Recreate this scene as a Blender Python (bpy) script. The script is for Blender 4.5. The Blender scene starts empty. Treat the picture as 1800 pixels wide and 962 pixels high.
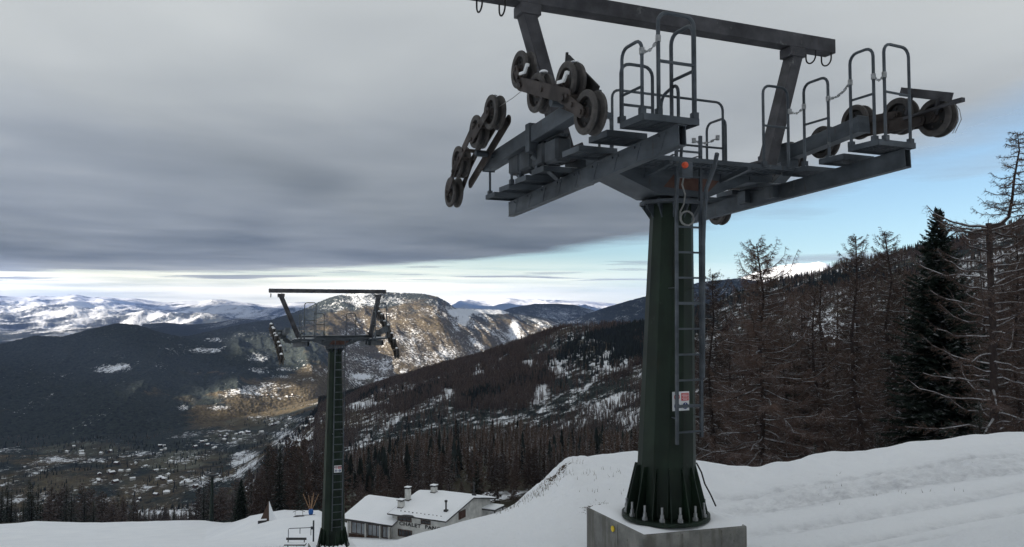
import bpy, math, random
import numpy as np
from mathutils import Vector, Matrix
from mathutils.bvhtree import BVHTree

# ------------------------------------------------------------------ camera, world, sun, exposure
scene = bpy.context.scene
C = scene.collection
PITCH = math.atan(64 / 1400.0)
cd = bpy.data.cameras.new("camera")
cd.lens = 28.0; cd.sensor_width = 36.0; cd.clip_start = 0.1; cd.clip_end = 400000.0
cam = bpy.data.objects.new("camera", cd); C.objects.link(cam)
cam.location = (0, 0, 0); cam.rotation_euler = (math.pi / 2 + PITCH, 0, 0)
scene.camera = cam

SUN_EL, SUN_AZ = math.radians(16.0), math.radians(-130.0)   # azimuth from +Y, clockwise
world = bpy.data.worlds.new("World"); scene.world = world; world.use_nodes = True
wn = world.node_tree
for n in list(wn.nodes): wn.nodes.remove(n)
w_out = wn.nodes.new("ShaderNodeOutputWorld"); w_bg = wn.nodes.new("ShaderNodeBackground")
w_sky = wn.nodes.new("ShaderNodeTexSky"); w_sky.sky_type = 'NISHITA'; w_sky.sun_disc = False
w_sky.sun_elevation = SUN_EL; w_sky.sun_rotation = SUN_AZ % (2 * math.pi)
w_sky.altitude = 1600; w_sky.air_density = 0.9; w_sky.dust_density = 0.6; w_sky.ozone_density = 1.2
w_bg.inputs[1].default_value = 0.05
# bright far cloud bank low over the horizon
_g = wn.nodes.new("ShaderNodeTexCoord"); _x = wn.nodes.new("ShaderNodeSeparateXYZ"); _m = wn.nodes.new("ShaderNodeMapping"); _m.inputs['Scale'].default_value = (2.2, 2.2, 60)
_n = wn.nodes.new("ShaderNodeTexNoise"); _n.inputs['Scale'].default_value = 1.6; _n.inputs['Detail'].default_value = 7; _n.inputs['Roughness'].default_value = .6
wn.links.new(_g.outputs['Generated'], _x.inputs[0]); wn.links.new(_g.outputs['Generated'], _m.inputs[0]); wn.links.new(_m.outputs[0], _n.inputs[0])
def _mr(src, a, b, c, d):
    r = wn.nodes.new("ShaderNodeMapRange"); r.interpolation_type = 'SMOOTHSTEP'
    for i, v in enumerate((a, b, c, d)): r.inputs[i + 1].default_value = v
    wn.links.new(src, r.inputs[0]); return r.outputs[0]
def _mm(op, a, b):
    r = wn.nodes.new("ShaderNodeMath"); r.operation = op
    for i, v in enumerate((a, b)):
        if hasattr(v, 'is_output'): wn.links.new(v, r.inputs[i])
        else: r.inputs[i].default_value = v
    return r.outputs[0]
_el = _mr(_x.outputs[2], 0.075, 0.015, 0, 1); _az = _mr(_x.outputs[0], 0.30, -0.12, 0.25, 1); _nn = _mr(_n.outputs[0], 0.30, 0.60, 0.35, 1)
_f = _mm('MULTIPLY', _mm('MULTIPLY', _el, _az), _nn)
_mix = wn.nodes.new("ShaderNodeMix"); _mix.data_type = 'RGBA'; wn.links.new(_f, _mix.inputs[0]); _tn = wn.nodes.new("ShaderNodeMix"); _tn.data_type = 'RGBA'; _tn.blend_type = 'MULTIPLY'; _tn.inputs[0].default_value = 1.0; _tn.inputs[7].default_value = (0.74, 0.78, 0.76, 1)   # even tint multiplied in to dim the sky
wn.links.new(w_sky.outputs[0], _tn.inputs[6]); wn.links.new(_tn.outputs[2], _mix.inputs[6]); _mix.inputs[7].default_value = (13.5, 12.7, 10.4, 1)
wn.links.new(_mix.outputs[2], w_bg.inputs[0]); wn.links.new(w_bg.outputs[0], w_out.inputs[0])

sd = bpy.data.lights.new("sun", 'SUN'); sd.energy = 5.0; sd.angle = math.radians(0.5); sd.color = (1.0, 0.90, 0.76)
sun = bpy.data.objects.new("sun", sd); C.objects.link(sun)
SUNV = Vector((math.sin(SUN_AZ) * math.cos(SUN_EL), math.cos(SUN_AZ) * math.cos(SUN_EL), math.sin(SUN_EL)))
sun.rotation_euler = SUNV.to_track_quat('Z', 'Y').to_euler()
scene.view_settings.view_transform = 'Standard'; scene.view_settings.look = 'None'
scene.view_settings.exposure = 1.82; scene.view_settings.gamma = 1.0
scene.view_settings.use_curve_mapping = False
try:
    scene.cycles.use_denoising = True
    scene.cycles.max_bounces = 6; scene.cycles.transparent_max_bounces = 12; scene.cycles.volume_bounces = 1
    scene.cycles.diffuse_bounces = 3; scene.cycles.glossy_bounces = 2; scene.cycles.caustics_reflective = False
except Exception: pass

rng = np.random.default_rng(7); random.seed(7)
F = 1400.0
def ray(px, py):
    cx, cz = (px - 900) / F, (481 - py) / F
    return np.array([cx, math.cos(PITCH) - cz * math.sin(PITCH), cz * math.cos(PITCH) + math.sin(PITCH)])

# ------------------------------------------------------------------ tagging
def put(o, parent=None):
    C.objects.link(o)
    if parent: o.parent = parent
    return o
def tag(o, label=None, cat=None, group=None, kind=None):
    if label: o['label'] = label
    if cat: o['category'] = cat
    if group: o['group'] = group
    if kind: o['kind'] = kind
    return o
def empty(name, loc=(0, 0, 0), rz=0.0, label=None, cat=None, group=None):
    o = bpy.data.objects.new(name, None); C.objects.link(o)
    o.location = loc; o.rotation_euler = (0, 0, rz); o.empty_display_size = 0.2
    return tag(o, label, cat, group)

# ------------------------------------------------------------------ noise in numpy
_T = rng.random((256, 256))
def vnoise(x, y):
    xi = np.floor(x).astype(int); yi = np.floor(y).astype(int); fx = x - xi; fy = y - yi
    fx = fx * fx * fx * (fx * (fx * 6 - 15) + 10); fy = fy * fy * fy * (fy * (fy * 6 - 15) + 10)
    a = _T[xi % 256, yi % 256]; b = _T[(xi + 1) % 256, yi % 256]; c = _T[xi % 256, (yi + 1) % 256]; d = _T[(xi + 1) % 256, (yi + 1) % 256]
    return (a * (1 - fx) + b * fx) * (1 - fy) + (c * (1 - fx) + d * fx) * fy
def fbm(x, y, o=5, g=0.5):
    s = np.zeros_like(x, dtype=float); a = 1.0; t = 0.0
    for i in range(o):
        s += a * vnoise(x + 17.3 * i, y + 9.1 * i); t += a; a *= g; x = x * 2.03; y = y * 2.03
    return s / t
def ridged(x, y, o=5):
    s = np.zeros_like(x, dtype=float); a = 1.0; t = 0.0
    for i in range(o):
        s += a * (1 - np.abs(2 * vnoise(x + 31.7 * i, y + 5.3 * i) - 1)); t += a; a *= 0.5; x = x * 2.1; y = y * 2.1
    return s / t
def sstep(a, b, x):
    t = np.clip((x - a) / (b - a), 0, 1); return t * t * (3 - 2 * t)

# ------------------------------------------------------------------ mesh builder
class MB:
    def __init__(s): s.v = []; s.f = []; s.m = []
    def add(s, vs, fs, m=0):
        o = len(s.v); s.v += [tuple(p) for p in vs]; s.f += [tuple(i + o for i in f) for f in fs]; s.m += [m] * len(fs)
    def frame(s, d, up=(0, 0, 1)):
        d = Vector(d).normalized(); up = Vector(up)
        if abs(d.dot(up)) > 0.98: up = Vector((0, 1, 0))
        a = d.cross(up).normalized(); b = a.cross(d).normalized(); return a, b
    def box(s, c, sz, m=0, R=None):
        hx, hy, hz = sz[0] / 2, sz[1] / 2, sz[2] / 2
        vs = [Vector((x * hx, y * hy, z * hz)) for z in (-1, 1) for y in (-1, 1) for x in (-1, 1)]
        if R: vs = [R @ p for p in vs]
        vs = [p + Vector(c) for p in vs]
        s.add(vs, [(0, 2, 3, 1), (4, 5, 7, 6), (0, 1, 5, 4), (2, 6, 7, 3), (0, 4, 6, 2), (1, 3, 7, 5)], m)
    def bar(s, p0, p1, w, h, m=0, up=(0, 0, 1)):          # w sideways, h along up
        p0 = Vector(p0); p1 = Vector(p1); a, b = s.frame(p1 - p0, up)
        vs = [p + a * (i * w / 2) + b * (j * h / 2) for p in (p0, p1) for i, j in ((-1, -1), (1, -1), (1, 1), (-1, 1))]
        s.add(vs, [(0, 1, 2, 3), (7, 6, 5, 4), (0, 4, 5, 1), (1, 5, 6, 2), (2, 6, 7, 3), (3, 7, 4, 0)], m)
    def tube(s, pts, r, n=8, m=0, cap=True):
        pts = [Vector(p) for p in pts]; k = len(pts)
        rs = r if isinstance(r, (list, tuple)) else [r] * k
        o = len(s.v); a = None
        for i, p in enumerate(pts):
            d = (pts[min(i + 1, k - 1)] - pts[max(i - 1, 0)]).normalized()
            if a is None: a, b = s.frame(d)
            else:
                a = (a - d * a.dot(d)).normalized(); b = a.cross(d)
            for j in range(n):
                t = 2 * math.pi * j / n
                s.v.append(tuple(p + a * (math.cos(t) * rs[i]) + b * (math.sin(t) * rs[i])))
        for i in range(k - 1):
            for j in range(n):
                s.f.append((o + i * n + j, o + i * n + (j + 1) % n, o + (i + 1) * n + (j + 1) % n, o + (i + 1) * n + j)); s.m.append(m)
        if cap:
            s.f.append(tuple(o + j for j in reversed(range(n)))); s.f.append(tuple(o + (k - 1) * n + j for j in range(n))); s.m += [m, m]
    def cyl(s, p0, p1, r, n=16, m=0, r2=None):
        s.tube([p0, p1], [r, r if r2 is None else r2], n, m)
    def lathe(s, c, axis, prof, n=32, m=0, ms=None):     # prof: (offset along axis, radius)
        a, b = s.frame(axis); ax = Vector(axis).normalized(); c = Vector(c); o = len(s.v); k = len(prof)
        for t, r in prof:
            for j in range(n):
                q = 2 * math.pi * j / n
                s.v.append(tuple(c + ax * t + a * (math.cos(q) * r) + b * (math.sin(q) * r)))
        for i in range(k - 1):
            for j in range(n):
                s.f.append((o + i * n + j, o + i * n + (j + 1) % n, o + (i + 1) * n + (j + 1) % n, o + (i + 1) * n + j)); s.m.append(ms[i] if ms else m)
    def prism(s, poly, off, m=0):                        # poly: list of 3-D points, off: extrusion vector
        n = len(poly); P = [Vector(p) for p in poly]; off = Vector(off)
        s.add(P + [p + off for p in P], [tuple(reversed(range(n))), tuple(range(n, 2 * n))] + [(i, (i + 1) % n, n + (i + 1) % n, n + i) for i in range(n)], m)
    def mesh(s, name, mats, smooth=False, bevel=0):
        me = bpy.data.meshes.new(name); me.from_pydata(s.v, [], s.f); me.update()
        for mt in (mats if isinstance(mats, (list, tuple)) else [mats]): me.materials.append(mt)
        me.polygons.foreach_set('material_index', s.m)
        if smooth:
            me.polygons.foreach_set('use_smooth', [True] * len(s.f))
            try: me.set_sharp_from_angle(angle=math.radians(38))
            except Exception: pass
        import bmesh
        bm = bmesh.new(); bm.from_mesh(me); bmesh.ops.recalc_face_normals(bm, faces=bm.faces)
        if bevel: 
            es = [e for e in bm.edges if len(e.link_faces) == 2 and e.calc_face_angle(0) > 0.6]
            bmesh.ops.bevel(bm, geom=es, offset=bevel, segments=1, affect='EDGES')
        bm.to_mesh(me); bm.free()
        return me
    def build(s, name, mats, parent=None, smooth=False, bevel=0):
        return put(bpy.data.objects.new(name, s.mesh(name, mats, smooth, bevel)), parent)

# ------------------------------------------------------------------ materials
M = {}
def mat(name):
    m = bpy.data.materials.new(name); m.use_nodes = True; nt = m.node_tree
    b = nt.nodes['Principled BSDF']; M[name] = m
    return m, nt, b
def N(nt, t, **k):
    n = nt.nodes.new(t)
    for a, v in k.items(): setattr(n, a, v)
    return n
def ramp(nt, src, stops):
    r = nt.nodes.new('ShaderNodeValToRGB'); e = r.color_ramp.elements
    while len(e) < len(stops): e.new(0.5)
    for q, (p, c) in zip(e, stops): q.position = p; q.color = (*c, 1) if len(c) == 3 else c
    nt.links.new(src, r.inputs[0]); return r.outputs[0]
def noise(nt, scale, detail=4, rough=0.55, coord='Object', sc=(1, 1, 1), dist=0.0):
    tc = nt.nodes.new('ShaderNodeTexCoord'); mp = nt.nodes.new('ShaderNodeMapping'); mp.inputs['Scale'].default_value = sc
    n = nt.nodes.new('ShaderNodeTexNoise'); n.inputs['Scale'].default_value = scale; n.inputs['Detail'].default_value = detail
    n.inputs['Roughness'].default_value = rough; n.inputs['Distortion'].default_value = dist
    if coord == 'World':
        g = nt.nodes.new('ShaderNodeNewGeometry'); nt.links.new(g.outputs['Position'], mp.inputs[0])
    else: nt.links.new(tc.outputs[coord], mp.inputs[0])
    nt.links.new(mp.outputs[0], n.inputs[0]); return n.outputs[0]
def mixc(nt, f, a, b):
    m = nt.nodes.new('ShaderNodeMix'); m.data_type = 'RGBA'
    for i, v in ((0, f), (6, a), (7, b)):
        if hasattr(v, 'is_output'): nt.links.new(v, m.inputs[i])
        elif i == 0: m.inputs[0].default_value = v
        else: m.inputs[i].default_value = (*v, 1)
    return m.outputs[2]
def mth(nt, op, a, b=0.0, c=0.0):
    m = nt.nodes.new('ShaderNodeMath'); m.operation = op
    for i, v in enumerate((a, b, c)):
        if hasattr(v, 'is_output'): nt.links.new(v, m.inputs[i])
        else: m.inputs[i].default_value = v
    return m.outputs[0]
def bump(nt, b, h, s, d=0.1):
    n = nt.nodes.new('ShaderNodeBump'); n.inputs['Strength'].default_value = s; n.inputs['Distance'].default_value = d
    nt.links.new(h, n.inputs['Height']); nt.links.new(n.outputs[0], b.inputs['Normal'])
def simple(name, c1, c2, scale=6, rough=0.6, metal=0.0, sc=(1, 1, 1), bs=0.0, lo=0.35, hi=0.65, bd=0.02):
    m, nt, b = mat(name); n = noise(nt, scale, 6, 0.6, 'Object', sc)
    col = ramp(nt, n, [(lo, c1), (hi, c2)])
    if name in ('steel', 'mast_steel', 'steel_dark', 'green_paint', 'rocker_steel'):   # rust runs, scraped pale patches, grease
        r1 = noise(nt, 7, 6, 0.7, 'Object', (2.2, 2.2, 0.35)); r2 = noise(nt, 3.1, 8, 0.75, 'Object', (1, 1.3, 1)); r3 = noise(nt, 1.4, 5, 0.6)
        k = 0.45 if name != 'green_paint' else 0.22
        col = mixc(nt, ramp(nt, r1, [(0.60, (0, 0, 0)), (0.70, (k, k, k))]), col, (0.060, 0.034, 0.022))
        k = 0.55 if name != 'green_paint' else 0.10
        col = mixc(nt, ramp(nt, r2, [(0.63, (0, 0, 0)), (0.67, (k, k, k))]), col, (0.20, 0.205, 0.20))
        col = mixc(nt, ramp(nt, r3, [(0.35, (0.55, 0.55, 0.55)), (0.55, (0, 0, 0))]), col, tuple(x * 0.35 for x in c1))
        try: b.inputs['Specular IOR Level'].default_value = 0.22
        except Exception: pass
    nt.links.new(col, b.inputs['Base Color'])
    b.inputs['Roughness'].default_value = rough; b.inputs['Metallic'].default_value = metal
    if bs: bump(nt, b, n, bs, bd)
    return m
simple('steel', (0.052, 0.062, 0.074), (0.098, 0.112, 0.128), 2.2, 0.5, 0.2, (1, 1, 2.5), 0.1)
simple('steel_dark', (0.035, 0.041, 0.048), (0.070, 0.078, 0.088), 4, 0.55, 0.2, (1, 1, 1), 0.15)
simple('mast_steel', (0.038, 0.038, 0.044), (0.082, 0.081, 0.089), 4, 0.6, 0.15, (1, 1, 1), 0.2)
simple('rocker_steel', (0.030, 0.024, 0.023), (0.066, 0.054, 0.049), 5, 0.65, 0.1, (1, 1, 1), 0.2)
simple('green_paint', (0.006, 0.012, 0.008), (0.013, 0.027, 0.016), 2, 0.5, 0.0, (2, 2, 0.5), 0.05)
simple('rubber', (0.036, 0.033, 0.032), (0.072, 0.065, 0.062), 14, 0.8, 0.0, (1, 1, 1), 0.2)
simple('black', (0.004, 0.004, 0.0045), (0.011, 0.010, 0.011), 12, 0.7)
simple('galv', (0.20, 0.205, 0.21), (0.36, 0.37, 0.38), 25, 0.45, 0.4)
simple('rust', (0.06, 0.022, 0.016), (0.11, 0.06, 0.045), 5, 0.8)
simple('yellow', (0.65, 0.45, 0.01), (0.75, 0.55, 0.03), 30, 0.6)
simple('orange', (0.50, 0.05, 0.01), (0.65, 0.08, 0.02), 30, 0.4)
simple('white_wall', (0.42, 0.42, 0.40), (0.62, 0.61, 0.58), 1.5, 0.85)
simple('dark_wood', (0.035, 0.018, 0.012), (0.085, 0.045, 0.03), 4, 0.7, 0, (1, 1, 6))
simple('roof_edge', (0.015, 0.015, 0.018), (0.035, 0.033, 0.034), 4, 0.6)
simple('glass', (0.18, 0.20, 0.22), (0.34, 0.36, 0.38), 0.8, 0.15)
simple('glass_dark', (0.02, 0.022, 0.026), (0.05, 0.055, 0.06), 0.8, 0.12)
simple('sign_white', (0.62, 0.63, 0.64), (0.74, 0.75, 0.76), 10, 0.5)
simple('sign_red', (0.42, 0.015, 0.02), (0.50, 0.03, 0.03), 10, 0.5)
simple('sign_blue', (0.012, 0.025, 0.13), (0.02, 0.04, 0.17), 10, 0.5)
simple('letter', (0.02, 0.02, 0.022), (0.035, 0.035, 0.035), 10, 0.6)
simple('blue_pad', (0.01, 0.09, 0.32), (0.02, 0.13, 0.42), 10, 0.6)
simple('concrete_stain', (0.07, 0.068, 0.06), (0.16, 0.155, 0.14), 8, 0.9)
simple('pale_wood', (0.30, 0.17, 0.09), (0.45, 0.28, 0.16), 10, 0.7)
simple('cable', (0.13, 0.13, 0.13), (0.22, 0.22, 0.21), 10, 0.5)

def snow_material():
    m, nt, b = mat('snow')
    n1 = noise(nt, 0.35, 5, 0.5, 'World'); n2 = noise(nt, 9, 6, 0.65, 'World')
    nt.links.new(ramp(nt, n1, [(0.3, (0.84, 0.86, 0.89)), (0.7, (0.90, 0.91, 0.935))]), b.inputs['Base Color'])
    b.inputs['Roughness'].default_value = 0.75
    try: b.inputs['Specular IOR Level'].default_value = 0.25
    except Exception: pass
    bump(nt, b, n2, 0.35, 0.03)
snow_material()
def slope_material():                                   # piste snow: tracks worn by machines, specks of soil
    m, nt, b = mat('piste_snow')
    a = N(nt, 'ShaderNodeAttribute', attribute_name='wear')
    n1 = noise(nt, 0.25, 5, 0.5, 'World'); n2 = noise(nt, 6, 8, 0.7, 'World'); n3 = noise(nt, 2.2, 6, 0.7, 'World'); n4 = noise(nt, 30, 3, 0.6, 'World')
    base = ramp(nt, n1, [(0.3, (0.83, 0.85, 0.885)), (0.7, (0.90, 0.915, 0.94))])
    worn = mixc(nt, mth(nt, 'MULTIPLY', a.outputs['Fac'], ramp(nt, n2, [(0.35, (0, 0, 0)), (0.7, (1, 1, 1))])), base, (0.52, 0.53, 0.56))
    soil = N(nt, 'ShaderNodeAttribute', attribute_name='soil')
    sp = mth(nt, 'GREATER_THAN', mth(nt, 'ADD', mth(nt, 'MULTIPLY', n3, 0.55), mth(nt, 'ADD', mth(nt, 'MULTIPLY', n4, 0.45), mth(nt, 'MULTIPLY', soil.outputs['Fac'], 0.4))), 0.76)
    nt.links.new(mixc(nt, sp, worn, (0.07, 0.05, 0.035)), b.inputs['Base Color'])
    b.inputs['Roughness'].default_value = 0.8
    try: b.inputs['Specular IOR Level'].default_value = 0.2
    except Exception: pass
    bump(nt, b, mth(nt, 'ADD', n2, mth(nt, 'MULTIPLY', n3, 1.5)), 0.85, 0.06)
slope_material()
def concrete_material():
    m, nt, b = mat('concrete')
    n1 = noise(nt, 2.5, 8, 0.65); n2 = noise(nt, 22, 5, 0.7); n3 = noise(nt, 9, 2, 0.5, 'Object', (1, 1, 0.12))
    c = ramp(nt, n1, [(0.3, (0.10, 0.10, 0.095)), (0.52, (0.20, 0.20, 0.185)), (0.72, (0.29, 0.285, 0.26))])
    c = mixc(nt, ramp(nt, n2, [(0.30, (1, 1, 1)), (0.38, (0, 0, 0))]), c, (0.05, 0.048, 0.045))
    c = mixc(nt, ramp(nt, n3, [(0.52, (0, 0, 0)), (0.62, (0.7, 0.7, 0.7))]), c, (0.10, 0.095, 0.08))
    nt.links.new(c, b.inputs['Base Color']); b.inputs['Roughness'].default_value = 0.85; bump(nt, b, n2, 0.4, 0.02)
concrete_material()
def topsnow(name, c1, c2, scale, lo, hi, amt=1.0, rough=0.8):    # snow caught on whatever faces up
    m, nt, b = mat(name); n = noise(nt, scale, 4, 0.6); n2 = noise(nt, 1.7, 3, 0.6)
    g = N(nt, 'ShaderNodeNewGeometry'); sx = N(nt, 'ShaderNodeSeparateXYZ'); nt.links.new(g.outputs['Normal'], sx.inputs[0])
    up = mth(nt, 'ADD', sx.outputs[2], mth(nt, 'MULTIPLY', mth(nt, 'SUBTRACT', n2, 0.5), 1.6))
    r = N(nt, 'ShaderNodeMapRange'); r.inputs[1].default_value = lo; r.inputs[2].default_value = hi; r.inputs[4].default_value = amt
    nt.links.new(up, r.inputs[0])
    base = ramp(nt, n, [(0.3, c1), (0.7, c2)])
    oi = N(nt, 'ShaderNodeObjectInfo')
    hs = N(nt, 'ShaderNodeHueSaturation'); nt.links.new(base, hs.inputs['Color'])
    nt.links.new(mth(nt, 'ADD', mth(nt, 'MULTIPLY', oi.outputs['Random'], 0.9), 0.55), hs.inputs['Value'])
    nt.links.new(mixc(nt, r.outputs[0], hs.outputs[0], (0.72, 0.74, 0.78)), b.inputs['Base Color'])
    b.inputs['Roughness'].default_value = rough
    try: b.inputs['Specular IOR Level'].default_value = 0.2
    except Exception: pass
topsnow('larch_bark', (0.020, 0.015, 0.015), (0.050, 0.037, 0.034), 6, 0.65, 0.95, .85)
topsnow('larch_limb', (0.020, 0.015, 0.015), (0.050, 0.037, 0.034), 6, 0.4, 0.9, .62)
topsnow('larch_twig', (0.046, 0.030, 0.026), (0.106, 0.069, 0.055), 3, 0.7, 1.2, 0.35)
topsnow('spruce_bark', (0.020, 0.016, 0.014), (0.045, 0.035, 0.03), 6, 0.5, 0.8)
topsnow('needles', (0.008, 0.014, 0.012), (0.026, 0.040, 0.030), 5, 1.0, 1.25, 0.5)
topsnow('larch_far', (0.040, 0.029, 0.026), (0.118, 0.078, 0.058), 0.4, 0.6, 1.2, 0.6)
topsnow('conifer_far', (0.009, 0.013, 0.014), (0.026, 0.034, 0.032), 0.4, 0.9, 1.4, 0.45)

# ------------------------------------------------------------------ terrain: near snow slope
def pchip(xs, ys, x):                                   # xs:(k,n) ys:(k,n) x:(m,n) column-wise monotone cubic
    k, n = xs.shape; h = np.diff(xs, axis=0); dl = np.diff(ys, axis=0) / h; d = np.zeros_like(ys)
    w1 = 2 * h[1:] + h[:-1]; w2 = h[1:] + 2 * h[:-1]; same = dl[:-1] * dl[1:] > 0
    with np.errstate(divide='ignore', invalid='ignore'):
        d[1:-1] = np.where(same, (w1 + w2) / (w1 / dl[:-1] + w2 / dl[1:]), 0)
    d[0] = dl[0]; d[-1] = dl[-1]
    out = np.zeros_like(x)
    for i in range(k - 1):
        a = (x >= xs[i]) & (x <= xs[i + 1]) if i == 0 else (x > xs[i]) & (x <= xs[i + 1])
        t = (x - xs[i]) / h[i]
        v = (2 * t**3 - 3 * t**2 + 1) * ys[i] + (t**3 - 2 * t**2 + t) * h[i] * d[i] + (-2 * t**3 + 3 * t**2) * ys[i + 1] + (t**3 - t**2) * h[i] * d[i + 1]
        out = np.where(a, v, out)
    return out
ND = [1.5, 5, 10.7, 15, 20, 33, 60, 95, 125, 178, 235]
NEAR = {   # column (photo x as azimuth) : heights at the distances above
 -2600: (-1.65, -2.4, -3.5, -4.8, -6.2, -10, -17.5, -27, -35, -47, -68),
 0: (-1.65, -2.4, -3.5, -4.8, -6.2, -10, -17.7, -27.2, -36, -47.2, -70),
 60: (-1.65, -2.4, -3.5, -4.8, -6.2, -10, -17.7, -27.2, -36, -46.7, -70),
 180: (-1.65, -2.4, -3.5, -4.8, -6.2, -10, -17.7, -27.2, -36, -47.1, -70),
 360: (-1.65, -2.4, -3.5, -4.8, -6.2, -10, -17.7, -27.2, -35.6, -46.4, -70),
 440: (-1.65, -2.4, -3.5, -4.8, -6.2, -10, -17.6, -26.9, -32.2, -48, -74),
 500: (-1.65, -2.4, -3.5, -4.8, -6.2, -10, -17.5, -26.2, -31.1, -58, -80),
 560: (-1.65, -2.4, -3.4, -4.7, -6.2, -9.95, -17.4, -26.0, -31.0, -60, -80),
 610: (-1.65, -2.3, -3.3, -4.42, -6.1, -9.9, -17.3, -27.0, -33, -58, -80),
 700: (-1.65, -2.3, -3.25, -4.23, -6.0, -10.2, -18.0, -27.0, -33, -56, -80),
 800: (-1.65, -2.3, -3.22, -3.94, -5.7, -10.2, -18.0, -27, -32, -52, -76),
 870: (-1.65, -2.3, -3.2, -3.76, -5.5, -10, -18, -27, -33, -50, -74),
 905: (-1.65, -2.25, -3.2, -3.59, -5.3, -10, -18, -27, -33, -50, -74),
 925: (-1.65, -2.25, -3.2, -3.44, -5.1, -10, -18, -27, -33, -50, -74),
 950: (-1.65, -2.25, -3.2, -3.25, -4.9, -10, -18, -27, -33, -50, -74),
 980: (-1.65, -2.25, -3.18, -3.03, -4.6, -9.6, -17.5, -27, -33, -48, -70),
 1008: (-1.65, -2.25, -3.15, -2.86, -4.3, -9.2, -17.5, -27, -33, -48, -70),
 1060: (-1.65, -2.25, -3.12, -2.77, -4.1, -8.8, -17, -26, -32, -46, -66),
 1115: (-1.65, -2.25, -3.12, -2.72, -4.0, -8.6, -16.5, -25, -31, -44, -62),
 1170: (-1.65, -2.2, -3.12, -2.82, -4.1, -8.4, -16, -24, -30, -42, -60),
 1220: (-1.65, -2.2, -3.12, -2.94, -4.2, -8.2, -15, -23, -29, -40, -55),
 1245: (-1.65, -2.2, -3.12, -2.99, -4.3, -8.2, -15, -23, -29, -40, -55),
 1280: (-1.65, -2.2, -3.10, -3.07, -4.4, -8.2, -15, -23, -29, -40, -55),
 1335: (-1.65, -2.15, -3.05, -3.03, -4.4, -8, -14.5, -22, -28, -38, -50),
 1400: (-1.65, -2.1, -2.98, -2.87, -4.2, -7.7, -14, -21, -27, -36, -48),
 1500: (-1.65, -2.0, -2.85, -2.73, -3.9, -7, -13, -20, -26, -34, -44),
 1600: (-1.65, -1.95, -2.72, -2.57, -3.6, -6.5, -12, -19, -25, -33, -42),
 1700: (-1.65, -1.9, -2.6, -2.47, -3.3, -6, -11.5, -18, -24, -32, -40),
 1800: (-1.65, -1.85, -2.5, -2.40, -3.1, -5.6, -11, -17, -23, -30, -38),
 4600: (-1.65, -1.6, -1.7, -1.6, -2.0, -4, -9, -15, -20, -25, -30)}
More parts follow.
